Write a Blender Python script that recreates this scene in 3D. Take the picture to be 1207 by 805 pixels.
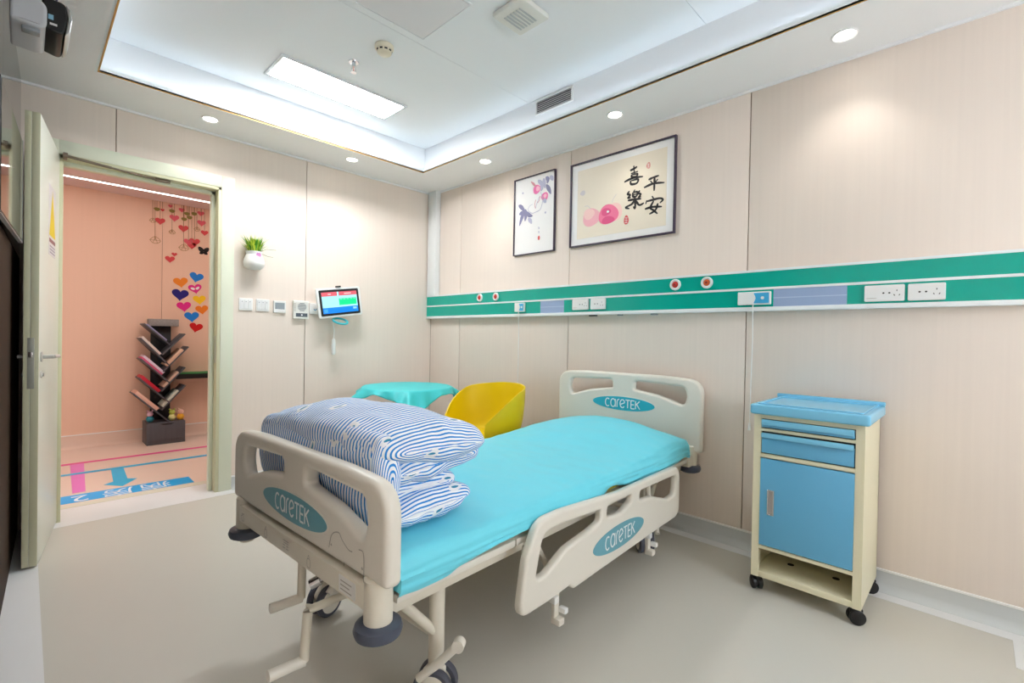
import bpy, bmesh, math, random
import numpy as np
from mathutils import Matrix, Vector, noise
random.seed(7)
for o in list(bpy.data.objects):
    bpy.data.objects.remove(o)
S = bpy.context.scene
COL = S.collection
PI = math.pi

# ------------------------------------------------------------------ camera, world, exposure
CAM_H, YAW, PITCH, ROLL, FPX = 1.12, .7972, -.0096, .0183, 561.04
fw = Vector((math.sin(YAW)*math.cos(PITCH), math.cos(YAW)*math.cos(PITCH), math.sin(PITCH)))
rt0 = Vector((math.cos(YAW), -math.sin(YAW), 0)); up0 = rt0.cross(fw)
rt = rt0*math.cos(ROLL)+up0*math.sin(ROLL); up = -rt0*math.sin(ROLL)+up0*math.cos(ROLL)
cam = bpy.data.cameras.new('camera'); camo = bpy.data.objects.new('camera', cam); COL.objects.link(camo)
camo.matrix_world = Matrix(((rt.x, up.x, -fw.x, 0), (rt.y, up.y, -fw.y, 0), (rt.z, up.z, -fw.z, CAM_H), (0, 0, 0, 1)))
cam.sensor_width = 36; cam.lens = 36*FPX/1207; cam.clip_start = .01; cam.clip_end = 60
S.camera = camo
wd = bpy.data.worlds.new('world'); S.world = wd; wd.use_nodes = True
wd.node_tree.nodes['Background'].inputs[0].default_value = (.9, .95, 1, 1)
wd.node_tree.nodes['Background'].inputs[1].default_value = 6.0
S.view_settings.view_transform = 'Standard'; S.view_settings.look = 'None'
S.view_settings.gamma = 1; S.view_settings.use_curve_mapping = False
S.view_settings.exposure = 0.36
LED_PANEL, LED_TAPE, SPOT_W, CORR_FILL = 34.0, 3.0, 4.2, 9.0     # emission strengths / watts of the lamps, seen and added

def at(px, py, ax, val):
    """point where the ray of a photo pixel meets the plane axis=val"""
    d = rt*((px-603.5)/FPX) - up*((py-402.5)/FPX) + fw
    o = Vector((0, 0, CAM_H))
    return o + d*((val-o[ax])/d[ax])

# room measures
W, D, C, C2 = 2.739, 3.78, 2.478, 2.70
XL, YB = -.05, -1.7          # left wall, wall behind the camera
DO = D+.2                    # corridor side of the door wall
CY, CC = 6.0, 2.44           # corridor far wall, corridor ceiling

# ------------------------------------------------------------------ materials
def srgb(c):
    return tuple(((v/255)/12.92 if v/255 <= .04045 else ((v/255+.055)/1.055)**2.4) for v in c)
MATS = {}
def mat(name, c, rough=.5, metal=0, spec=.5, emit=0, var=0, vscale=(8, 8, 8), bump=0, trans=0, coat=0, ecol=None, sub=0):
    if name in MATS: return MATS[name]
    m = bpy.data.materials.new(name); m.use_nodes = True; MATS[name] = m
    nt = m.node_tree; b = nt.nodes['Principled BSDF']; col = srgb(c)
    b.inputs['Base Color'].default_value = (*col, 1)
    b.inputs['Roughness'].default_value = rough; b.inputs['Metallic'].default_value = metal
    b.inputs['Specular IOR Level'].default_value = spec
    b.inputs['Coat Weight'].default_value = coat
    if trans: b.inputs['Transmission Weight'].default_value = trans
    if emit:
        b.inputs['Emission Color'].default_value = (*srgb(ecol or c), 1); b.inputs['Emission Strength'].default_value = emit
    if var or bump:
        tc = nt.nodes.new('ShaderNodeTexCoord'); mp = nt.nodes.new('ShaderNodeMapping'); mp.inputs['Scale'].default_value = vscale
        nz = nt.nodes.new('ShaderNodeTexNoise'); nz.inputs['Scale'].default_value = 1; nz.inputs['Detail'].default_value = 4
        nt.links.new(tc.outputs['Object'], mp.inputs[0]); nt.links.new(mp.outputs[0], nz.inputs[0])
        if var:
            mx = nt.nodes.new('ShaderNodeMix'); mx.data_type = 'RGBA'
            mx.inputs[6].default_value = (*[v*(1-var) for v in col], 1); mx.inputs[7].default_value = (*[min(1, v*(1+var)) for v in col], 1)
            nt.links.new(nz.outputs[0], mx.inputs[0]); nt.links.new(mx.outputs[2], b.inputs['Base Color'])
        if bump:
            bp = nt.nodes.new('ShaderNodeBump'); bp.inputs['Strength'].default_value = bump; bp.inputs['Distance'].default_value = .004
            nt.links.new(nz.outputs[0], bp.inputs['Height']); nt.links.new(bp.outputs[0], b.inputs['Normal'])
    return m

WALLP = mat('wall_panel_beige', (237, 223, 211), .42, var=.035, vscale=(60, 60, 1.2), spec=.22)
WALLB = mat('wall_seam_brown', (150, 118, 98), .6)
CEIL = mat('ceiling_white', (243, 245, 247), .7)
SOFF = mat('soffit_white', (246, 245, 245), .6)
FLOOR = mat('vinyl_floor', (204, 200, 190), .32, var=.025, vscale=(1.6, 1.6, 1.6), spec=.45)
BORDER = mat('floor_border_white', (228, 228, 228), .35, var=.02, vscale=(5, 5, 5))
COVE = mat('baseboard_grey', (206, 209, 208), .4, var=.02, vscale=(5, 5, 5))
CAP = mat('baseboard_cap', (245, 243, 240), .35)
GOLD = mat('gold_strip', (214, 168, 92), .35, metal=.35)
FRAME = mat('door_frame_cream', (226, 229, 208), .4)
LEAF = mat('door_leaf_cream', (232, 233, 220), .28, spec=.6)
LEAFE = mat('door_edge_cream', (214, 211, 180), .45)
STEEL = mat('brushed_steel', (190, 190, 188), .3, metal=1)
CHROME = mat('chrome', (215, 215, 218), .15, metal=1)
DARKW = mat('dark_wood_panel', (52, 36, 28), .6, spec=.15, var=.25, vscale=(2, 2, 20))
DGLASS = mat('dark_gloss_glass', (40, 30, 26), .03, spec=.7)
BLACK = mat('black_plastic', (16, 16, 18), .35)
SCREEN = mat('tv_screen_black', (8, 8, 9), .04, spec=.6)
WHITE = mat('white_plastic', (240, 240, 238), .35)
WHITE2 = mat('white_satin', (244, 244, 244), .5)
GREYP = mat('grey_plastic', (150, 152, 156), .4)
CORRW = mat('corridor_wall_peach', (238, 200, 174), .5, var=.03, vscale=(40, 40, 1))
CORRF = mat('corridor_floor_peach', (236, 214, 198), .35, var=.02, vscale=(2, 2, 2))
CORRB = mat('corridor_base', (232, 206, 188), .4)
GREEN = mat('rail_green', (0, 172, 152), .22, spec=.5)
RAILW = mat('rail_white', (238, 242, 242), .3)
RECESS = mat('lamp_cover_blue', (158, 178, 212), .3)
BED = mat('bed_abs_cream', (231, 225, 213), .33, spec=.5)
BEDM = mat('bed_frame_cream', (228, 221, 205), .38)
BUMP = mat('bumper_slate', (74, 80, 96), .4)
TYRE = mat('tyre_slate', (78, 80, 92), .5)
BLOGO = mat('logo_teal', (104, 166, 182), .35)
HLOGO = mat('logo_cyan', (44, 178, 200), .35)
LETTER = mat('lettering_white', (240, 246, 246), .4)
MARKG = mat('marking_grey', (176, 170, 160), .5)
SHEET = mat('teal_sheet', (118, 226, 246), .40, bump=.3, vscale=(14, 30, 14), spec=.4)
CLOTH = mat('teal_cloth', (62, 204, 208), .5, bump=.2, vscale=(14, 14, 14))
MATTR = mat('mattress_yellow', (196, 182, 20), .6)
YELLOW = mat('chair_yellow', (240, 208, 0), .38, spec=.45)
CABC = mat('cabinet_cream', (233, 226, 194), .33)
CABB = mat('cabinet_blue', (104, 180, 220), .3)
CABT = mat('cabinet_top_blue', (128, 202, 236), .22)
HOLE = mat('dark_hole', (40, 34, 26), .7)
SHELF = mat('bookshelf_charcoal', (84, 86, 92), .5, var=.15, vscale=(60, 3, 3))
SHELFD = mat('bookshelf_black', (34, 36, 40), .5)
PAPER = mat('mount_white', (242, 240, 238), .5)
PAPERB = mat('print_beige', (238, 226, 206), .5, var=.03, vscale=(3, 3, 3))
INK = mat('ink_black', (42, 38, 40), .6)
FRAMEP = mat('picture_frame_dark', (70, 58, 76), .35)
def flat(n, c, r=.5): return mat(n, c, r)

# ------------------------------------------------------------------ mesh helpers
def link(name, me, m=None, parent=None):
    o = bpy.data.objects.new(name, me); COL.objects.link(o)
    if m is not None and not me.materials: me.materials.append(m)
    if parent is not None: o.parent = parent
    return o
def tag(o, label, cat, group=None):
    o['label'] = label; o['category'] = cat
    if group: o['group'] = group
    return o
def struct(o): o['kind'] = 'structure'; return o
def empty(name, loc=(0, 0, 0), rz=0, label=None, cat=None, group=None):
    o = bpy.data.objects.new(name, None); COL.objects.link(o); o.location = loc; o.rotation_euler = (0, 0, rz); o.empty_display_size = .1
    if label: tag(o, label, cat, group)
    return o
class B:
    def __init__(s): s.bm = bmesh.new()
    def box(s, a, b, bev=0, seg=2):
        a, b = Vector(a), Vector(b); r = bmesh.ops.create_cube(s.bm, size=1)
        lo = Vector(map(min, a, b)); hi = Vector(map(max, a, b)); c = (lo+hi)/2; d = hi-lo
        for v in r['verts']: v.co = Vector((v.co.x*d.x, v.co.y*d.y, v.co.z*d.z))+c
        if bev:
            es = list({e for v in r['verts'] for e in v.link_edges})
            bmesh.ops.bevel(s.bm, geom=es, offset=bev, segments=seg, affect='EDGES', profile=.5)
        return s
    def tube(s, pts, r, n=12, cap=True, r2=None):
        pts = [Vector(p) for p in pts]; rings = []
        for i, p in enumerate(pts):
            t = (pts[min(i+1, len(pts)-1)]-pts[max(i-1, 0)]).normalized()
            a = t.cross(Vector((0, 0, 1))) if abs(t.z) < .95 else t.cross(Vector((1, 0, 0)))
            a.normalize(); b = t.cross(a)
            rr = r if r2 is None else r+(r2-r)*i/(len(pts)-1)
            rings.append([s.bm.verts.new(p+(a*math.cos(k*2*PI/n)+b*math.sin(k*2*PI/n))*rr) for k in range(n)])
        for x, y in zip(rings, rings[1:]):
            for k in range(n): s.bm.faces.new((x[k], x[(k+1) % n], y[(k+1) % n], y[k]))
        if cap: s.bm.faces.new(rings[0][::-1]); s.bm.faces.new(rings[-1])
        return s
    def lathe(s, prof, c=(0, 0, 0), ax='z', n=24, a0=0, a1=2*PI):
        c = Vector(c); rings = []; full = abs(a1-a0-2*PI) < 1e-6; m = n if full else n+1
        for r, h in prof:
            row = []
            for k in range(m):
                a = a0+(a1-a0)*k/n; p = (r*math.cos(a), r*math.sin(a), h)
                p = {'z': p, 'x': (p[2], p[0], p[1]), 'y': (p[0], p[2], p[1])}[ax]
                row.append(s.bm.verts.new(c+Vector(p)))
            rings.append(row)
        for x, y in zip(rings, rings[1:]):
            for k in range(m if full else n):
                j = (k+1) % m; s.bm.faces.new((x[k], x[j], y[j], y[k]))
        return s
    def torus(s, c, R, r, axis=(0, 0, 1), n=32, k=10):
        ax = Vector(axis).normalized(); a = ax.orthogonal().normalized(); b = ax.cross(a); c = Vector(c); rings = []
        for i in range(n):
            t = 2*PI*i/n; d = a*math.cos(t)+b*math.sin(t)
            rings.append([s.bm.verts.new(c+d*(R+r*math.cos(q*2*PI/k))+ax*(r*math.sin(q*2*PI/k))) for q in range(k)])
        for i in range(n):
            x, y = rings[i], rings[(i+1) % n]
            for q in range(k): s.bm.faces.new((x[q], x[(q+1) % k], y[(q+1) % k], y[q]))
        return s
    def quad(s, *p): s.bm.faces.new([s.bm.verts.new(Vector(q)) for q in p]); return s
    def grid(s, rows):
        vs = [[s.bm.verts.new(Vector(p)) for p in r] for r in rows]
        for x, y in zip(vs, vs[1:]):
            for k in range(len(x)-1): s.bm.faces.new((x[k], x[k+1], y[k+1], y[k]))
        return s
    def done(s, name, m, parent=None, smooth=None, xf=None):
        bmesh.ops.remove_doubles(s.bm, verts=s.bm.verts, dist=1e-6)
        bmesh.ops.recalc_face_normals(s.bm, faces=s.bm.faces)
        me = bpy.data.meshes.new(name); s.bm.to_mesh(me); s.bm.free()
        if xf is not None: me.transform(xf)
        o = link(name, me, m, parent); shade(me, smooth); return o
def shade(me, ang=None):
    if ang is None: ang = 40
    if ang:
        me.polygons.foreach_set('use_smooth', [True]*len(me.polygons))
        me.set_sharp_from_angle(angle=math.radians(ang))
def box(name, a, b, m, parent=None, bev=0): return B().box(a, b, bev).done(name, m, parent)
def rpoly(pts, n=8):
    """closed outline with rounded corners: (x, y, r)"""
    out = []; N = len(pts)
    for i in range(N):
        p = Vector(pts[i][:2]); r = pts[i][2] if len(pts[i]) > 2 else 0
        a = Vector(pts[i-1][:2])-p; b = Vector(pts[(i+1) % N][:2])-p
        if r <= 0: out.append(tuple(p)); continue
        la, lb = a.length, b.length; a.normalize(); b.normalize()
        ang = a.angle(b); t = min(r/max(math.tan(ang/2), 1e-4), la*.49, lb*.49)
        p0, p1 = p+a*t, p+b*t
        for k in range(n+1):
            u = k/n; out.append(tuple(p0*(1-u)**2+p*2*u*(1-u)+p1*u*u))
    return out
def curve2d(name, outlines, th, bev, m, xf, parent=None, smooth=40, res=3):
    """flat board from closed outlines (inner ones are holes), thickness th, rounded edge bev"""
    cu = bpy.data.curves.new(name, 'CURVE'); cu.dimensions = '2D'; cu.fill_mode = 'BOTH'
    cu.extrude = max(th/2-bev, 0); cu.bevel_depth = bev; cu.bevel_resolution = res; cu.offset = -bev
    for pts in outlines:
        sp = cu.splines.new('POLY'); sp.points.add(len(pts)-1); sp.use_cyclic_u = True
        for q, p in zip(sp.points, pts): q.co = (p[0], p[1], 0, 1)
    return _conv(name, cu, m, xf, parent, smooth)
def _conv(name, cu, m, xf, parent, smooth=40):
    t = bpy.data.objects.new('tmp', cu); COL.objects.link(t)
    dg = bpy.context.evaluated_depsgraph_get()
    me = bpy.data.meshes.new_from_object(t.evaluated_get(dg)); bpy.data.objects.remove(t); bpy.data.curves.remove(cu)
    me.name = name; me.materials.clear()
    if xf is not None: me.transform(xf)
    o = link(name, me, m, parent); shade(me, smooth); return o
def text(name, body, size, m, xf, parent=None, ext=.0006, align='CENTER'):
    cu = bpy.data.curves.new(name, 'FONT'); cu.body = body; cu.size = size; cu.extrude = ext; cu.align_x = align; cu.align_y = 'CENTER'
    return _conv(name, cu, m, xf, parent, 0)
def frame_xf(o, x, y, z):
    """matrix whose local x, y, z axes are the given world axes"""
    x, y, z = Vector(x), Vector(y), Vector(z); o = Vector(o)
    return Matrix(((x.x, y.x, z.x, o.x), (x.y, y.y, z.y, o.y), (x.z, y.z, z.z, o.z), (0, 0, 0, 1)))
def ribbon(bm, pts, w, th=.0008):
    """brush stroke in 2D: pts, widths (single or list) -> thin prism in XY"""
    pts = smooth_path([Vector(p) for p in pts]); n = len(pts)
    ws = [w]*n if not isinstance(w, (list, tuple)) else [np.interp(i/(n-1), np.linspace(0, 1, len(w)), w) for i in range(n)]
    L, R = [], []
    for i, p in enumerate(pts):
        t = (pts[min(i+1, n-1)]-pts[max(i-1, 0)]).normalized(); q = Vector((-t.y, t.x))*ws[i]/2
        L.append(p+q); R.append(p-q)
    for i in range(n-1):
        vs = [bm.verts.new((q.x, q.y, th)) for q in (L[i], L[i+1], R[i+1], R[i])]
        bm.faces.new(vs)
def smooth_path(pts, k=5):
    if len(pts) < 3: return pts
    out = []
    for i in range(len(pts)-1):
        p0, p1, p2, p3 = pts[max(i-1, 0)], pts[i], pts[i+1], pts[min(i+2, len(pts)-1)]
        for j in range(k):
            t = j/k
            out.append(.5*((2*p1)+(p2-p0)*t+(2*p0-5*p1+4*p2-p3)*t*t+(3*p1-p0-3*p2+p3)*t**3))
    return out+[pts[-1]]
def strokes(name, lines, m, xf, parent, w=.008):
    bm = bmesh.new()
    for l in lines:
        ww = w
        if isinstance(l, tuple): l, ww = l
        ribbon(bm, l, ww)
    me = bpy.data.meshes.new(name); bm.to_mesh(me); bm.free(); me.transform(xf)
    return link(name, me, m, parent)
def blob(name, cx, cy, rx, ry, m, xf, parent, z=.0006, rot=0, n=24, wob=.06):
    bm = bmesh.new(); vs = []
    for k in range(n):
        a = 2*PI*k/n; r = 1+wob*math.sin(3*a+cx*50)
        x, y = rx*r*math.cos(a), ry*r*math.sin(a)
        vs.append(bm.verts.new((cx+x*math.cos(rot)-y*math.sin(rot), cy+x*math.sin(rot)+y*math.cos(rot), z)))
    bm.faces.new(vs); me = bpy.data.meshes.new(name); bm.to_mesh(me); bm.free(); me.transform(xf)
    return link(name, me, m, parent)

# ================================================================== ROOM SHELL
struct(box('floor', (-.35, YB, -.1), (W+.1, D+.02, 0), FLOOR))
struct(box('floor_corridor', (-2.4, D+.02, -.1), (4.2, CY+.1, -.0005), CORRF))
# white border strips set in the vinyl floor
fb = empty('trim_floor_border'); struct(fb)
box('strip', (W-.105, -.12, 0), (W-.002, D-.105, .0012), BORDER, fb)
box('strip', (W-.32, YB, 0), (W-.002, -.12, .0012), BORDER, fb)
box('strip', (.05, D-.105, 0), (W-.002, D+.01, .0012), BORDER, fb)
box('strip', (.13, D+.01, 0), (.95, D+.25, .0012), BORDER, fb)
box('strip', (-.2, YB, 0), (.05, D, .0012), BORDER, fb)
box('threshold', (.13, D+.25, 0), (.95, D+.33, .003), mat('threshold_cream', (222, 219, 200), .45), fb)

# right wall: backing plus panels with narrow brown joints
wr = struct(box('wall_right', (W+.012, YB, 0), (W+.15, D+.2, C2+.1), WALLB))
ys = [D-.001, 3.341, 2.112, .9, -.312, -1.52, YB]
for a, b in zip(ys, ys[1:]): box('wall_panel', (W, a-.0025, 0), (W+.012, b+.0025, C+.01), WALLP, wr, .0015)
# door wall
OX0, OX1, OZ = .13, .95, 2.12
wb = B()
wb.box((XL-.1, D+.012, 0), (OX0, DO, C2+.1)); wb.box((OX1, D+.012, 0), (W+.15, DO, C2+.1)); wb.box((OX0, D+.012, OZ), (OX1, DO, C2+.1))
wb = struct(wb.done('wall_back', WALLB))
def panel_xz(outline): 
    return curve2d('wall_panel', [outline], .012, 0, WALLP, frame_xf((0, D+.006, 0), (1, 0, 0), (0, 0, 1), (0, -1, 0)), wb, 0)
panel_xz([(XL, 0), (OX0, 0), (OX0, OZ), (.380, OZ), (.380, C), (XL, C)])
panel_xz([(.385, OZ), (OX1, OZ), (OX1, 0), (1.535, 0), (1.535, C), (.385, C)])
panel_xz([(1.540, 0), (W, 0), (W, C), (1.540, C)])
# left wall (turned by two degrees): dark gloss glass above dark wood by the door, beige panels further on
def wlx(y): return -.053+.0346*(y-2.886)
def wl_part(name, y0, y1, z0, z1, d0, d1, m, par=None):
    b = B(); c = [(wlx(y)+d, y) for y, d in ((y0, d0), (y1, d0), (y1, d1), (y0, d1))]
    lo = [b.bm.verts.new((x, y, z0)) for x, y in c]; hi = [b.bm.verts.new((x, y, z1)) for x, y in c]
    b.bm.faces.new(lo[::-1]); b.bm.faces.new(hi)
    for k in range(4): b.bm.faces.new((lo[k], lo[(k+1) % 4], hi[(k+1) % 4], hi[k]))
    return b.done(name, m, par, 0)
wl = struct(wl_part('wall_left', YB-.1, D+.2, 0, C2+.1, -.012, -.12, WALLB))
wl_part('wood_panel', 1.30, D, 0, 1.497, 0, -.012, DARKW, wl)
for a, b in ((2.62, D), (1.30, 2.617)): wl_part('glass_panel', a, b, 1.50, C, 0, -.012, DGLASS, wl)
for a, b in ((.10, 1.296), (-1.10, .096), (YB, -1.104)): wl_part('wall_panel', a, b, 0, C, 0, -.012, WALLP, wl)
# unseen wall behind the camera, with a window added for fill daylight
WX0, WX1, WZ0, WZ1 = .75, 2.35, .9, 2.2
wf = B(); wf.box((-.4, YB-.12, 0), (WX0, YB, C2+.1)); wf.box((WX1, YB-.12, 0), (W+.15, YB, C2+.1)); wf.box((WX0, YB-.12, 0), (WX1, YB, WZ0)); wf.box((WX0, YB-.12, WZ1), (WX1, YB, C2+.1))
struct(wf.done('wall_front', WALLP, None, 0))
wn_ = empty('fill_window_1', (WX0, YB-.06, WZ0)); struct(wn_)
wfr = B(); ww_, wh_ = WX1-WX0, WZ1-WZ0
for a, b in (((0, 0), (ww_, .05)), ((0, wh_-.05), (ww_, wh_)), ((0, .05), (.05, wh_-.05)), ((ww_-.05, .05), (ww_, wh_-.05)), ((ww_/2-.025, .05), (ww_/2+.025, wh_-.05))): wfr.box((a[0], -.03, a[1]), (b[0], .03, b[1]))
wfr.done('fill_window_frame', WHITE, wn_)
box('fill_window_sill', (-.05, .04, -.03), (ww_+.05, .16, 0), WHITE, wn_, .004)
# baseboards: coved vinyl
def cove(name, p0, p1, nrm, m, h=.088, capm=CAP):
    p0, p1, nrm = Vector(p0), Vector(p1), Vector(nrm)
    prof = [(.001, h), (.006, h), (.006, .035), (.011, .018), (.022, .008), (.04, .0022), (.041, .0005)]
    o = B().grid([[p+nrm*x+Vector((0, 0, z)) for x, z in prof] for p in (p0, p1)]).done(name, m)
    struct(o)
    c = B().grid([[p+nrm*x+Vector((0, 0, z)) for x, z in ((.0012, h+.008), (.010, h+.006), (.010, h-.001), (.0012, h-.001))] for p in (p0, p1)]).done('cap_strip', capm, o)
    return o
cove('baseboard_right', (W, YB, 0), (W, D, 0), (-1, 0, 0), COVE)
cove('baseboard_back', (1.03, D, 0), (W, D, 0), (0, -1, 0), COVE)
# lowered ceiling ring with a raised tray
TX0, TX1, TY1, TY0 = .26, 2.32, 3.34, -1.3
cl = B()
for a, b in (((-.35, YB), (TX0, D+.02)), ((TX1, YB), (W+.02, D+.02)), ((TX0, TY1), (TX1, D+.02)), ((TX0, YB), (TX1, TY0))):
    cl.box((a[0], a[1], C), (b[0], b[1], C+.012))
cl = struct(cl.done('ceiling', SOFF, smooth=0))
e = .05; up_ = B()
up_.box((TX0-e-.02, TY0-e-.02, C+.012), (TX0-e, TY1+e+.02, C2+.02)); up_.box((TX1+e, TY0-e-.02, C+.012), (TX1+e+.02, TY1+e+.02, C2+.02))
up_.box((TX0-e, TY1+e, C+.012), (TX1+e, TY1+e+.02, C2+.02)); up_.box((TX0-e, TY0-e-.02, C+.012), (TX1+e, TY0-e, C2+.02))
up_.done('tray_side', CEIL, cl, 0)
ysm = [TY1+e, 2.195, 1.0, -.2, TY0-e]
for a, b in zip(ysm, ysm[1:]): box('ceiling_board', (TX0-e, a-.0012, C2), (TX1+e, b+.0012, C2+.02), CEIL, cl)
box('ceiling_back', (TX0-e, TY0-e, C2+.02), (TX1+e, TY1+e, C2+.06), mat('ceiling_joint_grey', (150, 152, 155), .8), cl)  # grey backing behind the joints of the ceiling boards
# lip of the tray and its gold strip
lip = B(); g = B()
for a, b in (((TX0-.012, TY0), (TX0, TY1)), ((TX1, TY0), (TX1+.012, TY1)), ((TX0-.012, TY1), (TX1+.012, TY1+.012))):
    lip.box((a[0], a[1], C), (b[0], b[1], C+.034))
struct(lip.done('trim_1', mat('tray_lip_white', (240, 246, 248), .45)))
g.box((TX0-.001, TY0, C-.003), (TX0+.006, TY1, C+.008)); g.box((TX1-.002, TY0, C-.002), (TX1, TY1, C+.002)); g.box((TX0, TY1-.002, C-.002), (TX1, TY1, C+.002))
struct(g.done('trim_2', GOLD))
# small shadow cornice where soffit meets the wall panels
tr = B(); tr.box((W-.012, YB, C-.012), (W, D, C)); tr.box((XL, D-.012, C-.012), (W, D, C))
struct(tr.done('trim_3', SOFF))
# LED tape lying in the tray gap
TAPE = mat('led_tape', (225, 240, 255), .5, emit=LED_TAPE)
tp = empty('led_tape', (TX0, TY1, C), label='thin white LED tape glowing in the ceiling tray gap', cat='light strip')
for a, b in (((TX0+.05, TY1+.02, C+.014), (TX1-.05, TY1+.038, C+.018)), ((TX1+.02, TY0+.05, C+.014), (TX1+.038, TY1-.05, C+.018)), ((TX0-.038, TY0+.05, C+.014), (TX0-.02, TY1-.05, C+.018))):
    o = box('tape_run', [p-q for p, q in zip(a, (TX0, TY1, C))], [p-q for p, q in zip(b, (TX0, TY1, C))], TAPE, tp)
# corner duct
struct(box('trim_4', (W-.06, 3.645, 1.49), (W, 3.765, C), mat('duct_white', (238, 240, 240), .4), None, .004))

# ------------------------------------------------------------------ door frame + leaf
df = empty('door_frame', (OX0, D, 0)); struct(df)
def dfb(name, a, b, m=FRAME, bev=.002): return box(name, Vector(a)-Vector((OX0, D, 0)), Vector(b)-Vector((OX0, D, 0)), m, df, bev)
JAMB = mat('door_jamb_olive', (212, 210, 176), .45)
dfb('casing', (OX1, D-.016, 0), (1.03, D+.001, 2.20)); dfb('casing', (OX0-.075, D-.016, 0), (OX0, D+.001, 2.20)); dfb('casing', (OX0, D-.016, OZ), (OX1, D+.001, 2.20))
dfb('jamb', (OX1-.02, D-.012, 0), (OX1+.01, DO+.01, OZ), JAMB); dfb('jamb', (OX0-.01, D-.012, 0), (OX0+.02, DO+.01, OZ), JAMB); dfb('jamb', (OX0, D-.012, OZ-.02), (OX1, DO+.01, OZ+.01), JAMB)
dfb('door_stop', (OX1-.045, D+.06, 0), (OX1-.02, D+.1, OZ-.02), FRAME); dfb('door_stop', (OX0+.02, D+.06, OZ-.045), (OX1-.02, D+.1, OZ-.02), FRAME)
dfb('strike_plate', (OX1-.0215, D+.012, .90), (OX1-.0195, D+.04, 1.09), STEEL, 0)
HX, HY = .118, 3.845
dx, dy = .02-HX, 3.12-HY; LL = math.hypot(dx, dy)
door = empty('door_1', (HX, HY, 0), math.atan2(dy, dx), 'open pale cream door with lever handle beside the doorway', 'door'); struct(door)
# local x runs from the hinge to the free edge; local +y is the right (room) face
TH = .052
def lb(name, a, b, m, bev=.0015, par=None): return box(name, a, b, m, par or door, bev)
lb('leaf', (.003, -TH/2, .012), (LL-.003, TH/2, 2.115), LEAF)
lb('edge_band', (LL-.003, -TH/2, .012), (LL, -.004, 2.115), LEAFE, .001); lb('edge_band', (LL-.003, -.002, .012), (LL, TH/2, 2.115), LEAFE, .001)
lk = lb('lock_plate', (LL, -.012, .84), (LL+.002, .012, 1.075), mat('lock_steel', (168, 167, 156), .45, metal=.3), .0006)
lb('latch_bolt', (LL+.002, -.007, .985), (LL+.010, .007, 1.01), CHROME, .001, lk)
for s in (1, -1):
    p = B().lathe([(.0, 0), (.024, 0), (.024, .006), (.01, .008), (.009, .026 if s < 0 else .045), (0, .026 if s < 0 else .045)], (LL-.06, 0, .985), 'y')
    for v in p.bm.verts: v.co.y = s*(TH/2+v.co.y)
    HSIL = mat('handle_silver', (214, 212, 208), .3, metal=.35); h = p.done('handle', HSIL, door)
    q = TH/2+(.018 if s < 0 else .045)
    B().tube([(LL-.06, s*q, .985), (LL-.09, s*(q+.004), .986), (LL-.175, s*(q+.004), .984)], .009).done('lever', HSIL, h)
    p = B().lathe([(.0, 0), (.016, 0), (.016, .005), (.008, .006), (.008, .012), (0, .012)], (LL-.06, 0, .90), 'y')
    for v in p.bm.verts: v.co.y = s*(TH/2+v.co.y)
    p.done('key_cylinder', HSIL, door)
sg = lb('warning_sign', (LL-.50, TH/2, 1.50), (LL-.27, TH/2+.001, 1.86), mat('sign_white', (232, 228, 230), .4), 0)
def tri(name, pts, m, par): 
    b = B(); b.quad(*pts); return b.done(name, m, par, 0)
yy = TH/2+.0016
tri('warning_triangle', [(LL-.49, yy, 1.60), (LL-.28, yy, 1.60), (LL-.385, yy, 1.845)], flat('sign_yellow', (240, 208, 40)), sg)
tri('caption_band', [(LL-.49, yy, 1.585), (LL-.28, yy, 1.585), (LL-.28, yy, 1.565), (LL-.49, yy, 1.565)], flat('sign_maroon', (150, 96, 100)), sg)
for k in range(3): tri('caption_line', [(LL-.48, yy, 1.55-k*.016), (LL-.30, yy, 1.55-k*.016), (LL-.30, yy, 1.543-k*.016), (LL-.48, yy, 1.543-k*.016)], flat('sign_grey', (170, 160, 175)), sg)
# closer: arms between leaf top and head of the frame
CLOS = mat('closer_bronze', (120, 108, 92), .4, metal=.6)
dc = empty('door_closer', (.2, D, 2.09), label='slim bronze door closer arm above the doorway', cat='door closer')
def dcp(p): return Vector(p)-Vector((.2, D, 2.09))
B().tube([dcp((.155, 3.74, 2.106)), dcp((.36, 3.75, 2.094))], .008).done('arm', CLOS, dc)
B().tube([dcp((.36, 3.75, 2.094)), dcp((.60, 3.80, 2.088))], .006).done('arm', CLOS, dc)
box('bracket', dcp((.58, 3.785, 2.082)), dcp((.66, 3.81, 2.099)), CLOS, dc, .002)
box('closer_body', dcp((.145, 3.70, 2.092)), dcp((.165, 3.78, 2.116)), CLOS, dc, .003)

# ------------------------------------------------------------------ corridor beyond
struct(box('wall_corridor_back', (-2.4, CY+.012, 0), (4.2, CY+.12, C2), WALLB)); 
wc = bpy.data.objects['wall_corridor_back']
for a, b in ((-2.4, .178-1.22), (.178-1.217, .98), (.983, 2.2), (2.203, 4.2)): box('wall_panel', (a, CY, 0), (b, CY+.012, C2), CORRW, wc)
struct(box('wall_corridor_left', (-2.5, DO, 0), (-2.4, CY, C2), CORRW)); struct(box('wall_corridor_right', (4.2, DO, 0), (4.3, CY, C2), CORRW))
struct(box('ceiling_corridor', (-2.4, DO, CC), (4.2, CY, CC+.05), mat('corridor_ceiling', (232, 214, 214), .6)))
struct(box('wall_corridor_front', (-2.4, DO-.01, 0), (XL-.15, DO, C2), CORRW)); struct(box('wall_corridor_front', (W+.2, DO-.01, 0), (4.2, DO, C2), CORRW))
cove('baseboard_corridor', (-2.4, CY, 0), (4.2, CY, 0), (0, -1, 0), CORRB, .125)
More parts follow.
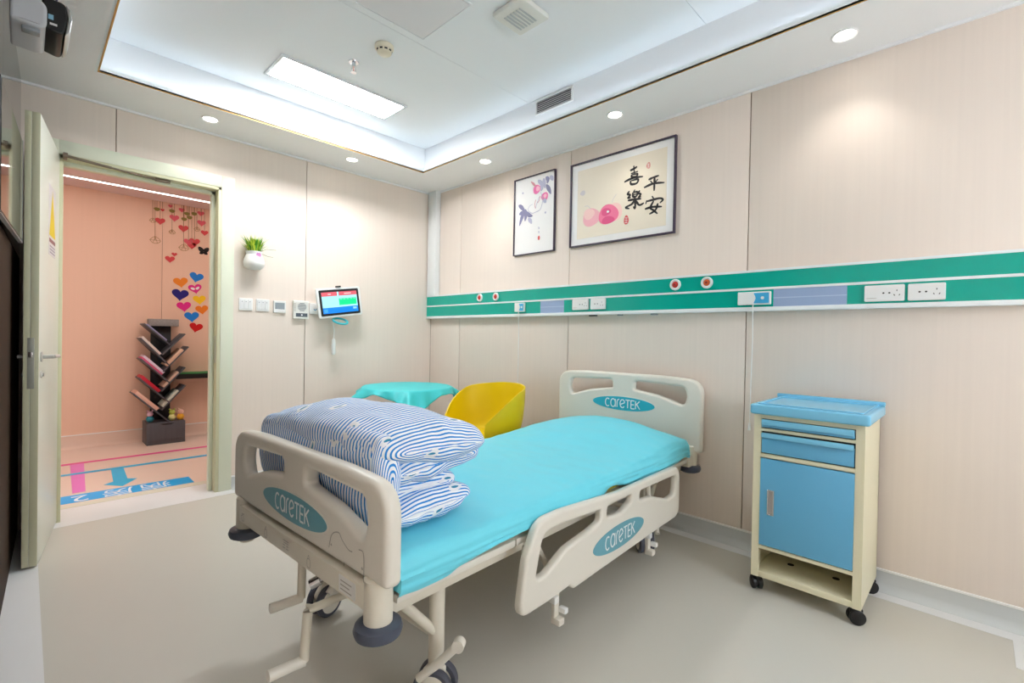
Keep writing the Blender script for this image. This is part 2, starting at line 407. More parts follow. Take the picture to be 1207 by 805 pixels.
ls = empty('ceiling_strip_light', (.5, 5.62, CC), label='thin white strip light along the corridor ceiling', cat='light strip')
box('housing', (-2.8, -.03, -.006), (3.6, .03, 0), WHITE, ls); box('diffuser', (-2.79, -.010, -.009), (3.59, .010, -.006), mat('strip_emit', (255, 246, 240), .5, emit=9), ls)
for i, x in enumerate((-.7, .9, 2.5)):  # out-of-view panels added to brighten the corridor
    l = empty('corridor_fill_light', (x, 4.45, CC), label=('added unseen fill light in the corridor ceiling', 'added unseen fill light over the ward doorway in the corridor', 'added unseen fill light at the corridor end')[i], cat='ceiling light', group='added corridor fill lights')
    box('frame', (-.3, -.3, -.008), (.3, .3, 0), WHITE, l); box('diffuser', (-.28, -.28, -.011), (.28, .28, -.008), mat('corr_fill_emit', (255, 247, 242), .5, emit=CORR_FILL), l)

# ================================================================== CEILING FITTINGS
def led_panel(x0, x1, y0, y1, label):
    t = empty('led_panel_light', ((x0+x1)/2, (y0+y1)/2, C2), label=label, cat='ceiling light', group='LED panel lights')
    a, b = (x1-x0)/2, (y1-y0)/2; f = B()
    for p, q in (((-a, -b), (a, -b+.018)), ((-a, b-.018), (a, b)), ((-a, -b+.018), (-a+.018, b-.018)), ((a-.018, -b+.018), (a, b-.018))):
        f.box((p[0], p[1], -.012), (q[0], q[1], 0), .0015)
    f.done('frame', mat('panel_frame', (225, 228, 230), .35), t)
    box('diffuser', (-a+.018, -b+.018, -.008), (a-.018, b-.018, -.002), mat('led_panel_emit', (250, 252, 255), .5, emit=LED_PANEL), t)
led_panel(1.005, 1.835, 2.84, 3.135, 'long rectangular LED ceiling panel shining above the bed foot')
dl = [(.822, 3.538, 'lit round downlight above the doorway'), (1.772, 3.507, 'lit round downlight above the wall tablet'), (2.486, 2.754, 'lit round downlight above the small flower picture'),
      (2.49, 1.595, 'lit round downlight above the calligraphy picture'), (2.518, .443, 'lit round downlight above the blue bedside cabinet'), (2.50, -.75, 'extra unseen downlight in the soffit near the room front'),  # last one here is an extra lamp out of view
      (.09, 1.45, 'added unseen downlight in the soffit beside the dark wall'), (.09, .2, 'added unseen downlight in the left soffit near the added window')]  # unseen left pair, added to light the footboard
dproto = None
for x, y, lab in dl:
    t = empty('downlight', (x, y, C), label=lab, cat='downlight', group='recessed downlights')
    if dproto is None:
        a = B().lathe([(.036, -.001), (.046, -.006), (.05, -.004), (.05, 0), (.034, 0)], n=28).done('trim_ring', mat('downlight_ring', (246, 246, 246), .3), t)
        b = B().lathe([(0, -.0025), (.037, -.0025), (.037, -.0005), (0, -.0005)], n=28).done('lens', mat('downlight_emit', (255, 248, 236), .5, emit=14), t)
        dproto = (a.data, b.data)
    else:
        link('trim_ring', dproto[0], None, t); link('lens', dproto[1], None, t)
    L = bpy.data.lights.new('bulb', 'SPOT'); L.energy = SPOT_W; L.spot_size = math.radians(110); L.spot_blend = .75; L.shadow_soft_size = .035; L.color = (1, .95, .88)
    lo = bpy.data.objects.new('bulb', L); COL.objects.link(lo); lo.parent = t; lo.location = (0, 0, -.02)
# smoke detector
IV = mat('ivory_plastic', (232, 222, 198), .45)
t = empty('smoke_detector', (1.366, 2.352, C2), label='round ivory smoke detector on the ceiling', cat='smoke detector')
B().lathe([(0, -.001), (.05, -.001), (.05, -.018), (.046, -.024), (0, -.024)], n=32).done('base', IV, t)
B().lathe([(0, -.024), (.042, -.024), (.038, -.042), (.026, -.05), (0, -.05)], n=32).done('sensor_dome', IV, t)
vt = B()
for k in range(10):
    a = k*2*PI/10; p = Vector((math.cos(a), math.sin(a), 0)); q = Vector((-p.y, p.x, 0))
    z0 = Vector((0, 0, -.028)); z1 = Vector((0, 0, -.036))
    vt.quad(p*.0425+q*.008+z0, p*.0425-q*.008+z0, p*.0405-q*.008+z1, p*.0405+q*.008+z1)
vt.done('vent_slot', BLACK, t, 0)
t = empty('sprinkler_head', (1.326, 2.621, C2), label='small chrome fire sprinkler head by the LED panel', cat='sprinkler')
B().lathe([(0, -.0005), (.03, -.0005), (.028, -.006), (.012, -.008), (.01, -.03), (0, -.03)], n=24).done('escutcheon', CHROME, t)
B().tube([(.008, 0, -.028), (.012, 0, -.045), (.002, 0, -.06)], .0025).tube([(-.008, 0, -.028), (-.012, 0, -.045), (-.002, 0, -.06)], .0025).done('yoke', CHROME, t)
B().lathe([(0, -.06), (.016, -.06), (.016, -.063), (0, -.063)], n=18).done('deflector', CHROME, t)
B().tube([(0, 0, -.03), (0, 0, -.06)], .0022, 8).done('bulb', flat('sprinkler_red', (200, 40, 40)), t)
# access hatch
ht = empty('access_hatch', (1.28, 1.95, C2), label='flush square white access hatch in the ceiling', cat='hatch')
hf = B()
for a, b in (((-.2, -.2), (.2, -.194)), ((-.2, .194), (.2, .2)), ((-.2, -.194), (-.194, .194)), ((.194, -.194), (.2, .194))): hf.box((a[0], a[1], -.004), (b[0], b[1], 0))
hf.done('frame', CEIL, ht); box('door', (-.19, -.19, -.003), (.19, .19, -.0005), mat('hatch_white', (232, 230, 232), .6), ht)
# square ceiling unit half out of the picture
cu_ = empty('ceiling_air_unit', (1.68, 1.62, C2), label='small square off-white ceiling air unit at the picture top', cat='air unit')
cu_.rotation_euler = (0, 0, 0)
box('cover', (-.1, -.1, -.03), (.1, .1, 0), mat('unit_offwhite', (228, 227, 220), .5), cu_, .012)
gl = B()
for k in range(6): gl.box((-.06, -.05+k*.02, -.033), (.06, -.042+k*.02, -.029))
gl.done('grille', mat('grille_grey', (190, 192, 192), .5), cu_)
# side wall air vent
v0 = Vector((TX1+e, 1.975, 2.637)); vt = empty('air_vent', v0, label='white louvred air vent in the ceiling tray side', cat='air vent')
fr = B()
for a, b in (((-.155, -.047), (.155, -.037)), ((-.155, .037), (.155, .047)), ((-.155, -.037), (-.143, .037)), ((.143, -.037), (.155, .037))): fr.box((-.01, a[0], a[1]), (0, b[0], b[1]), .001)
fr.done('frame', WHITE, vt)
box('duct_back', (-.002, -.143, -.037), (0, .143, .037), mat('duct_dark', (90, 92, 94), .7), vt)
for k in range(6):
    z = -.031+k*.0125
    B().quad((-.009, -.143, z-.003), (-.009, .143, z-.003), (-.002, .143, z+.006), (-.002, -.143, z+.006)).done('slat', WHITE, vt, 0)
# ceiling device by the dark wall
dv = empty('ceiling_projector', (.045, 2.5, C), label='white and black boxy device hung by the dark wall near ceiling', cat='projector')
curve2d('body', [rpoly([(-.09, -.27, .01), (.005, -.275, .03), (.005, -.185, .04), (-.02, -.165, .03), (-.09, -.165, .01)])], .24, .01, mat('device_white', (208, 208, 212), .4), frame_xf((0, .06, 0), (1, 0, 0), (0, 0, 1), (0, -1, 0)), dv)
bk = curve2d('rear_cover', [rpoly([(.0, -.26, .008), (.05, -.272, .02), (.062, -.2, .04), (.055, -.15, .02), (-.01, -.148, .01)])], .22, .006, BLACK, frame_xf((0, .06, 0), (1, 0, 0), (0, 0, 1), (0, -1, 0)), dv)
curve2d('silver_rim', [rpoly([(.052, -.27, .008), (.066, -.25, .02), (.073, -.2, .03), (.068, -.165, .02), (.054, -.148, .006), (.061, -.2, .03)])], .21, .003, STEEL, frame_xf((0, .06, 0), (1, 0, 0), (0, 0, 1), (0, -1, 0)), dv)
box('sticker', (.008, -.0512, -.226), (.022, -.0505, -.208), flat('sticker_blue', (140, 190, 215)), bk); box('sticker', (.012, -.0512, -.245), (.032, -.0505, -.237), flat('sticker_white', (225, 225, 225)), bk)
box('mount_pole', (-.005, .045, -.17), (.03, .08, 0), WHITE, dv, .004); B().tube([(.02, -.02, -.155), (.022, 0, -.08), (.02, .03, -.002)], .004).tube([(.03, -.02, -.155), (.034, 0, -.08), (.03, .03, -.002)], .004).done('cable', flat('cable_violet', (90, 84, 110)), dv)
box('foot', (-.06, -.04, -.285), (-.012, .0, -.272), GREYP, dv, .003)
# television on the dark wall, swivelled a little
tv = empty('television', (-.010, 2.965, 1.49), math.atan2(-1, -.0646), 'flat black wall television seen edge-on at the far left', 'television')
# local x runs along the screen away from the door, local +y is the room side
box('cabinet', (0, -.016, 0), (.72, -.0015, .44), BLACK, tv, .002); box('screen', (.008, -.0015, .010), (.712, .0, .43), SCREEN, tv)
bz = B(); bz.box((-.003, -.016, 0), (.0, .001, .44)); bz.box((0, -.012, -.003), (.72, .001, 0)); bz.done('bezel', mat('tv_bezel', (196, 194, 196), .3, metal=.4), tv)
# ================================================================== HEADWALL RAIL
RX = W-.05
rl = empty('medical_rail', (W, 1.5, 1.28), label='long green and white medical service rail across the wall', cat='service rail')
RO = Vector((W, 1.5, 1.28))
def rb(name, y0, y1, z0, z1, x0, x1, m, par=None, bev=0): return box(name, Vector((x0, y0, z0))-RO, Vector((x1, y1, z1))-RO, m, par or rl, bev)
rb('body', YB+.6, D-.002, 1.28, 1.494, RX, W, RAILW, None, .004)
def slot(name, z0, z1, gaps, m):
    y = YB+.602
    for g0, g1 in gaps+[(D-.006, None)]:
        rb(name, y, g0, z0, z1, RX-.0015, RX+.002, m); y = g1
slot('green_panel', 1.402, 1.484, [], GREEN)
slot('green_panel', 1.301, 1.390, [(.439, .753), (2.113, 2.336)], GREEN)
for a, b in ((.439, .753), (2.113, 2.336)):
    rb('lamp_cover', a, b, 1.301, 1.390, RX-.0008, RX+.002, RECESS)
    rb('lamp_rib', a, b, 1.343, 1.348, RX-.0016, RX+.002, mat('lamp_rib', (190, 205, 228), .3))
rb('edge_strip', YB+.6, D-.002, 1.390, 1.402, RX-.004, RX+.002, RAILW, None, .001)
rb('edge_strip', YB+.6, D-.002, 1.484, 1.496, RX-.004, RX+.002, RAILW, None, .001)
rb('edge_strip', YB+.6, D-.002, 1.279, 1.301, RX-.006, RX+.002, RAILW, None, .003)
for y, l, m_ in ((1.87, .055, BLACK), (1.66, .03, GREYP), (1.42, .04, GREYP)): rb('cable_clip', y-l/2, y+l/2, 1.270, 1.28, RX+.0, RX+.02, m_)
def ypl(px, py): return at(px, py, 0, RX)
gasl = ['round red-centred gas outlet leftmost on the green rail', 'second round gas outlet from the left on the green rail', 'round gas outlet below the calligraphy picture, left of its pair', 'round gas outlet right of its pair on the green rail']
RED = flat('outlet_red', (205, 52, 44)); ORG = flat('outlet_orange', (214, 96, 40))
for i, y in enumerate((3.012, 2.815, 1.281, 1.095)):
    t = empty('gas_outlet', (RX-.0015, y, 1.446), label=gasl[i], cat='gas outlet', group='gas outlets on the rail')
    def mir(prof, name, m):
        b = B().lathe([(r, -h) for r, h in prof], ax='x', n=28); return b.done(name, m, t)
    mir([(.033, 0), (.033, .008), (.028, .012), (.02, .010), (.019, .004)], 'collar', WHITE); mir([(.0185, .003), (.0185, .008), (.012, .012), (0, .012)], 'coloured_valve', (RED, RED, RED, ORG)[i])
    mir([(.0, .012), (.006, .012), (.006, .016), (0, .016)], 'nozzle', mat('nozzle', (140, 40, 36), .4))
def socket(y, z, w, name, label, kind, grp):
    t = empty(name, (RX-.0015, y, z), label=label, cat='socket', group=grp)
    curve2d('plate', [rpoly([(-w/2, -.036, .006), (w/2, -.036, .006), (w/2, .036, .006), (-w/2, .036, .006)])], .012, .0025, WHITE, frame_xf((-.006, 0, 0), (0, -1, 0), (0, 0, 1), (-1, 0, 0)), t)
    xf = frame_xf((-.0122, 0, 0), (0, -1, 0), (0, 0, 1), (-1, 0, 0))
    def hole(x, y_, rx, ry, rot=0): blob('pin_hole', x, y_, rx, ry, HOLE, xf, t, .0003, rot, 10, 0)
    o = -.002 if kind == 'switch' else -.022
    hole(o, 0, .0042, .0035); hole(o+.021, 0, .0042, .0035)
    for x, y_, r in ((.045, .010, 0), (.036, -.010, .5), (.054, -.010, -.5)): hole(x if kind == 'switch' else x-.012, y_, .0018, .004, r)
    if kind == 'switch': blob('rocker_line', -.045, -.022, .022, .0012, MARKG, xf, t, .0003, 0, 8, 0)
socket(1.964, 1.352, .135, 'wall_socket', 'wide white socket plate left of its pair below calligraphy picture', 'switch', 'socket plates on the rail')
socket(1.820, 1.352, .118, 'wall_socket', 'narrow white socket plate right of its pair below calligraphy picture', 'plain', 'socket plates on the rail')
socket(.301, 1.346, .142, 'wall_socket', 'wide white socket plate left of its pair above the blue cabinet', 'switch', 'socket plates on the rail')
socket(.158, 1.345, .122, 'wall_socket', 'narrow white socket plate rightmost on the green rail', 'plain', 'socket plates on the rail')
def call(y, z, w, cordz, label):
    t = empty('nurse_call_unit', (RX-.0015, y, z), label=label, cat='call unit', group='nurse call units on the rail')
    curve2d('housing', [rpoly([(-w/2, -.034, .005), (w/2, -.034, .005), (w/2, .034, .005), (-w/2, .034, .005)])], .02, .003, WHITE, frame_xf((-.010, 0, 0), (0, -1, 0), (0, 0, 1), (-1, 0, 0)), t)
    f = curve2d('blue_face', [rpoly([(.0, -.027, .001), (w/2-.006, -.027, .003), (w/2-.006, .027, .003), (.0, .027, .001), (.012, 0, .02)])], .003, .0005, flat('call_blue', (70, 176, 224), .3), frame_xf((-.0205, 0, 0), (0, -1, 0), (0, 0, 1), (-1, 0, 0)), t)
    B().lathe([(0, -.0245), (.008, -.0245), (.008, -.02)], (0, -w/4-.004, 0), 'x', 16).done('button', WHITE, f)
    c = B().tube([(-.021, 0, -.022), (-.024, .002, -.05), (-.018, .001, -.3*abs(cordz)), (-.012, .006, -.7*abs(cordz)), (-.012, .008, cordz)], .0022, 8).done('pull_cord', WHITE, t)
    B().tube([(-.012, .008, cordz+.005), (-.012, .008, cordz-.02), (-.012, .008, cordz-.035)], .004, 12, True, .009).done('pull_knob', WHITE, c)
call(2.536, 1.350, .10, -.62, 'nurse call unit with pull cord behind the yellow chair')
call(.842, 1.346, .16, -.66, 'nurse call unit with pull cord beside the blue cabinet')

# ================================================================== PICTURES
def picture(name, y0, y1, z0, z1, fw_, label):
    t = empty(name, (W, (y0+y1)/2, z0), label=label, cat='picture'); h = z1-z0; w = (y0-y1)/2   # y0 is left
    f = B()
    for a, b in (((-w, 0), (w, fw_)), ((-w, h-fw_), (w, h)), ((-w, fw_), (-w+fw_, h-fw_)), ((w-fw_, fw_), (w, h-fw_))): f.box((-.022, a[0], a[1]), (0, b[0], b[1]), .0015)
    f.done('frame', FRAMEP, t)
    box('mount', (-.010, -w+fw_, fw_), (-.002, w-fw_, h-fw_), PAPER, t)
    o = Vector((W, (y0+y1)/2, z0))
    # photo pixel -> local picture plane coordinates
    P = lambda px, py: (lambda q: Vector((-(q.y-o.y), q.z-o.z)))(at(px, py, 0, W-.011))
    return t, P, w, h
XFP = frame_xf((-.0110, 0, 0), (0, -1, 0), (0, 0, 1), (-1, 0, 0))
t, P, w, h = picture('calligraphy_picture', 2.102, 1.312, 1.763, 2.352, .0105, 'framed calligraphy print with two pink peaches above the rail')
pr = curve2d('print', [[(-w+.06, .055), (w-.06, .055), (w-.06, h-.055), (-w+.06, h-.055)]], .001, 0, PAPERB, frame_xf((-.0105, 0, 0), (0, -1, 0), (0, 0, 1), (-1, 0, 0)), t, 0)
Z = lambda x, y: P(670+x/5.748, 155+y/5.748)
def ch(name, ls, ws):
    return strokes(name, [([Z(*p) for p in l], [.0075*k for k in ws]) for l in ls], INK, XFP, pr)
BR = (1.2, 2.2, 1.6, 1.9, 1.0)
ch('character_ping', [[(543, 327), (575, 312), (614, 298)], [(556, 335), (572, 352)], [(606, 322), (588, 346)], [(512, 381), (560, 358), (600, 349), (651, 346)], [(584, 312), (583, 350), (581, 402)]], BR)
ch('character_an', [[(566, 438), (580, 456)], [(532, 466), (524, 492)], [(530, 474), (575, 462), (620, 452), (640, 462), (620, 484)], [(578, 470), (556, 516), (578, 535), (604, 557)], [(606, 486), (590, 532), (548, 560)], [(518, 526), (570, 511), (634, 509)]], BR)
ch('character_xi', [[(418, 266), (445, 252), (466, 238)], [(443, 232), (447, 284)], [(424, 286), (472, 270)], [(428, 292), (431, 309), (460, 304), (467, 287), (430, 294)], [(379, 343), (420, 322), (460, 311), (506, 305)], [(426, 322), (434, 318)], [(420, 334), (426, 357), (462, 351), (472, 324), (424, 334)]], BR)
ch('character_le', [[(452, 394), (440, 410)], [(436, 414), (439, 441), (462, 437), (466, 409), (437, 415)], [(437, 427), (463, 424)], [(414, 404), (402, 424), (420, 430), (404, 451), (423, 447)], [(484, 399), (474, 418), (491, 424), (477, 446), (493, 440)], [(402, 468), (450, 459), (494, 456)], [(450, 441), (453, 518), (440, 508)], [(446, 466), (430, 492), (388, 515), (414, 523)], [(456, 466), (480, 498), (512, 484)]], BR)
pk = [flat('peach_pale', (244, 176, 186)), flat('peach_pink', (238, 112, 152)), flat('peach_rose', (224, 72, 128)), flat('peach_light', (250, 206, 200)), flat('seal_red', (214, 92, 92)), flat('wash_grey', (214, 206, 204)), flat('seal_pale', (226, 150, 140))]
def bl(name, x, y, rx, ry, m, z=.0004, rot=0):
    c = Z(x, y); return blob(name, c.x, c.y, rx, ry, m, XFP, pr, z, rot)
bl('peach', 155, 582, .072, .062, pk[0]); bl('peach_shade', 140, 560, .045, .038, pk[3], .0006); bl('peach', 305, 548, .070, .060, pk[3], .0006)
bl('peach', 270, 562, .078, .066, pk[1], .0008); bl('peach_shade', 268, 600, .050, .026, pk[2], .001); bl('peach_shade', 255, 545, .038, .026, pk[2], .001); bl('peach_light', 268, 543, .010, .008, PAPER, .0013)
strokes('stem', [([Z(110, 510), Z(130, 505), Z(150, 522)], .004), ([Z(326, 425), Z(305, 455), Z(296, 482)], .004)], pk[5], XFP, pr); bl('wash_spot', 98, 418, .022, .018, pk[5])
for x, y, rx, ry, m in ((543, 230, .014, .020, pk[6]), (392, 600, .018, .030, pk[4])):
    s_ = bl('seal', x, y, rx, ry, m); c = Z(x, y)
    strokes('seal_mark', [([c+Vector((-rx*.5, ry*k)), c+Vector((rx*.5, ry*(k-.1)))], .0025) for k in (-.5, 0, .5)]+[([c+Vector((0, -ry*.6)), c+Vector((0, ry*.6))], .002)], PAPER, frame_xf((-.0116, 0, 0), (0, -1, 0), (0, 0, 1), (-1, 0, 0)), s_)
t, P2, w, h = picture('flower_picture', 2.663, 2.245, 1.763, 2.365, .0065, 'narrow framed ink print of pink blossoms and blue-grey leaves')
Q = lambda x, y: P2(600+x/7.32, 195+y/7.32)
LF = flat('leaf_ink', (132, 130, 164)); LF2 = flat('leaf_ink_light', (184, 182, 204)); PKF = flat('blossom_pink', (238, 110, 170)); PKL = flat('blossom_light', (248, 186, 206)); RL = flat('twig_rose', (214, 140, 150))
LW = (.006, .030, .034, .022, .006); TW = (.004, .005, .003)
def q(l): return [Q(*p) for p in l]
for l, ww, m in (([(250, 128), (275, 150), (300, 172)], LW, LF2), ([(318, 100), (336, 120), (330, 156)], LW, LF), ([(322, 165), (345, 205), (362, 246)], LW, LF), ([(275, 148), (285, 185), (276, 222)], LW, LF2), ([(300, 110), (305, 150), (312, 196)], LW, LF2), ([(352, 92), (372, 110), (380, 130)], LW, LF2), ([(300, 290), (310, 305), (320, 322)], LW, LF2),
                 ([(84, 345), (112, 365), (140, 402)], LW, LF), ([(136, 400), (112, 450), (90, 522)], LW, LF), ([(142, 378), (146, 430), (138, 482)], LW, LF), ([(88, 424), (120, 410), (160, 424)], LW, LF), ([(150, 400), (175, 430), (204, 436)], LW, LF), ([(166, 456), (185, 478), (196, 504)], LW, LF2)):
    LZ = globals().get('LZ', 0)+.00008; strokes('leaf', [(q(l), list(ww))], m, Matrix.Translation((-LZ, 0, 0))@XFP, t)
strokes('branch', [(q([(275, 230), (290, 290), (284, 340), (268, 382), (232, 402), (196, 412), (165, 384), (180, 350), (205, 335)]), list(TW)), (q([(262, 270), (240, 330), (228, 372)]), list(TW))], LF2, XFP, t)
strokes('twig', [(q([(232, 296), (222, 340), (230, 372)]), .005), (q([(268, 262), (262, 300), (246, 322)]), .005), (q([(190, 140), (212, 160), (232, 185)]), [.004, .02, .012])], RL, XFP, t)
for x, y, r, m, z in ((240, 206, .037, PKF, .0006), (250, 200, .02, PKL, .0009), (308, 268, .034, PKF, .0006), (312, 262, .016, PKL, .0009)):
    c = Q(x, y); blob('blossom', c.x, c.y, r, r*.95, m, XFP, t, z)
c = Q(120, 240); blob('insect', c.x, c.y, .008, .008, LF2, XFP, t)
c = Q(314, 406); blob('insect', c.x, c.y, .008, .008, LF2, XFP, t)
c = Q(257, 625); blob('seal', c.x, c.y, .011, .017, pk[4], XFP, t, .0006, 0, 16, 0)
strokes('inscription', [(q([(252, 530), (262, 548)]), .004), (q([(262, 532), (254, 550)]), .004), (q([(252, 566), (262, 582)]), .004), (q([(262, 566), (254, 584)]), .004)], LF2, XFP, t)
# ================================================================== DOOR WALL FITTINGS
XFD = lambda y=0: frame_xf((0, y, 0), (1, 0, 0), (0, 0, 1), (0, -1, 0))
def rrect(w, h, r=.004): return rpoly([(-w/2, -h/2, r), (w/2, -h/2, r), (w/2, h/2, r), (-w/2, h/2, r)])
for i, (x, lab) in enumerate(((1.112, 'white light switch plate nearest the door frame'), (1.226, 'white light switch plate second from the door frame'))):
    t = empty('light_switch', (x, D, 1.32), label=lab, cat='light switch', group='light switches by the door')
    curve2d('plate', [rrect(.09, .088)], .009, .002, WHITE, XFD(-.0045), t)
    for k in range(3):
        r = curve2d('rocker', [rrect(.023, .066, .001)], .004, .001, mat('rocker_white', (234, 234, 234), .3), frame_xf((-.026+k*.026, -.010, 0), (1, 0, 0), (0, 0, 1), (0, -1, 0)), t)
        box('indicator', (-.029+k*.026, -.0125, .017), (-.023+k*.026, -.0118, .022), GREYP, r)
t = empty('thermostat', (1.343, D, 1.315), label='white thermostat with grey display between switches and intercom', cat='thermostat')
curve2d('case', [rrect(.088, .09)], .016, .003, WHITE, XFD(-.008), t)
box('display', (-.034, -.0168, -.018), (.034, -.0158, .03), mat('lcd_grey', (150, 158, 164), .25), t)
for k in range(3): box('button', (-.03+k*.022, -.018, -.036), (-.016+k*.022, -.0158, -.028), mat('rocker_white', (234, 234, 234)), t)
t = empty('intercom', (1.498, D, 1.30), label='white wall intercom with round speaker grille and dark display', cat='intercom')
curve2d('case', [rrect(.118, .142, .006)], .026, .005, mat('intercom_white', (230, 230, 224), .4), XFD(-.013), t)
gz = B()
for k in range(7):
    zz = -.028+k*.0093; hw = math.sqrt(max(.033**2-zz**2, 1e-6)); gz.box((-hw+.006, -.0272, .022+zz-.0028), (hw+.006, -.0258, .022+zz+.0028))
gz.done('speaker_grille', mat('grille_dark', (150, 154, 158), .5), t)
box('display', (-.04, -.0272, -.054), (.047, -.0258, -.026), mat('lcd_dark', (84, 94, 104), .3), t); B().lathe([(0, -.029), (.006, -.029), (.006, -.026)], (.004, 0, -.04), 'y', 14).done('call_button', WHITE, t)
for k in range(8): box('side_slot', (-.056, -.0272, .045-k*.008), (-.042, -.0258, .048-k*.008), MARKG, t)
t = empty('call_plate', (1.612, D, 1.315), label='small white wall plate with blue tick beside the intercom', cat='wall plate')
curve2d('plate', [rrect(.086, .086)], .012, .002, WHITE, XFD(-.006), t)
strokes('tick_mark', [([Vector((-.01, -.002)), Vector((0, -.012)), Vector((.026, .010))], .006)], flat('tick_blue', (90, 160, 200)), frame_xf((0, -.0125, 0), (1, 0, 0), (0, 0, 1), (0, -1, 0)), t)
# tablet on a wall arm
tb = empty('wall_tablet', (1.77, D-.001, 1.375), label='bedside tablet terminal with colourful screen on the door wall', cat='tablet')
rr = math.radians(8.3); cxr = lambda y: frame_xf((0, y, 0), (math.cos(rr), 0, math.sin(rr)), (-math.sin(rr), 0, math.cos(rr)), (0, -1, 0))
curve2d('case', [rrect(.37, .235, .018)], .022, .005, WHITE, cxr(-.10), tb)
curve2d('bezel', [rrect(.332, .204, .010)], .003, .001, BLACK, cxr(-.1115), tb)
sc = curve2d('screen', [[(-.148, -.084), (.148, -.084), (.148, .084), (-.148, .084)]], .001, 0, mat('screen_pale', (150, 212, 226), .2, emit=.55), cxr(-.1133), tb, 0)
def sr(name, x0, x1, z0, z1, c, y=-.1141): curve2d(name, [[(x0, z0), (x1, z0), (x1, z1), (x0, z1)]], .0004, 0, mat('scr_%d_%d_%d' % c, c, .3, emit=.5), cxr(y), sc, 0)
sr('title_bar', -.148, -.02, .052, .084, (196, 84, 96)); sr('title_bar', -.006, .148, .052, .084, (196, 84, 96)); sr('green_tile', -.01, .14, -.024, .03, (0, 208, 128)); sr('blue_bar', -.148, .148, -.084, -.038, (0, 118, 216))
for x0, x1 in ((-.095, -.07), (.04, .10)): sr('caption', x0, x1, .064, .071, (240, 190, 190), -.1146)
for k in range(5): sr('tile_line', .0+k*.029, .018+k*.029, .02, .026, (120, 230, 180), -.1146)
sr('bar_icon', .105, .135, -.062, -.046, (140, 190, 240), -.1146); sr('bar_icon', -.14, -.11, -.076, -.05, (60, 150, 230), -.1146)
B().box((-.02, -.118, .118), (.02, -.1, .13), .002).done('camera_bump', BLACK, tb, None, Matrix.Rotation(-rr, 4, 'Y'))
B().tube([(0, -.09, 0), (0, -.04, -.02), (-.06, -.012, -.02)], .016).done('arm', WHITE, tb); box('wall_bracket', (-.11, -.014, -.06), (-.02, 0, .03), WHITE, tb, .003)
t = empty('call_handset', (1.745, D-.06, .95), label='white hand-held call button hanging below the tablet', cat='handset')
B().lathe([(0, 0), (.012, .002), (.016, .012), (.016, .085), (.012, .12), (.007, .13), (0, .13)], n=16).done('grip', WHITE, t)
B().tube([(0, 0, .128), (.004, 0, .19), (-.002, .01, .26), (.008, .0, .30)], .004, 8).done('cord', WHITE, t)
t = B().torus((0, 0, 0), .056, .0085, (.0, -.42, .9), 40, 12).done('coil_ring', mat('ring_teal', (60, 184, 196), .35)); t.location = (1.775, D-.11, 1.222); tag(t, 'teal plastic ring hanging under the tablet', 'ring')
# wall planter
pl = empty('wall_planter', (1.148, D, 1.57), label='white bulbous wall planter with green artificial grass', cat='planter')
pp = B().lathe([(0, 0), (.045, .002), (.066, .022), (.070, .05), (.060, .085), (.050, .105), (.056, .128), (.052, .128), (.045, .105), (0, .10)], (0, -.055, 0), n=32)
for v in pp.bm.verts: v.co.y = min(v.co.y, 0)
po = pp.done('pot', mat('ceramic_white', (244, 243, 240), .3), pl)
fl_ = B()
for a in range(6):
    d = Vector((math.cos(a*PI/3), 0, math.sin(a*PI/3))); n_ = Vector((-d.z, 0, d.x)); c0 = Vector((.012, -.117, .1)) 
    fl_.quad(c0, c0+d*.012+n_*.008, c0+d*.02, c0+d*.012-n_*.008)
for v in fl_.bm.verts: v.co.y = -.055-.054-.002
fl_.done('flower_motif', flat('motif_pink', (226, 150, 206)), po, 0)
rnd = random.Random(3); bm = B(); bm2 = B()
for k in range(230):
    a = rnd.uniform(0, 2*PI); r0 = rnd.uniform(0, .042); lean = rnd.uniform(.01, .085); hh = rnd.uniform(.05, .125); w_ = rnd.uniform(.003, .0055)
    b0 = Vector((r0*math.cos(a), -.055+r0*math.sin(a), .115)); d = Vector((math.cos(a), math.sin(a)*.75, 0)); s_ = Vector((-d.y, d.x, 0)).normalized()*w_
    m1 = b0+d*lean*.35+Vector((0, 0, hh*.6)); e_ = b0+d*lean+Vector((0, 0, hh))
    for p in (m1, e_): p.y = min(p.y, -.004)
    (bm if rnd.random() < .5 else bm2).quad(b0-s_*.6, b0+s_*.6, m1+s_, m1-s_).quad(m1-s_, m1+s_, e_, e_-s_*.1)
g1 = bm.done('grass_blades', mat('grass_green', (92, 164, 36), .5), pl, 0); g2 = bm2.done('grass_tips', mat('grass_lime', (204, 222, 64), .5), pl, 0)
g1['kind'] = 'stuff'; g2['kind'] = 'stuff'
B().tube([(.03, -.06, .13), (.08, -.06, .155), (.15, -.05, .16)], .0015, 6).tube([(.04, -.06, .12), (.09, -.06, .105), (.13, -.05, .105)], .0015, 6).done('twig', mat('twig_green', (120, 130, 80), .6), pl)

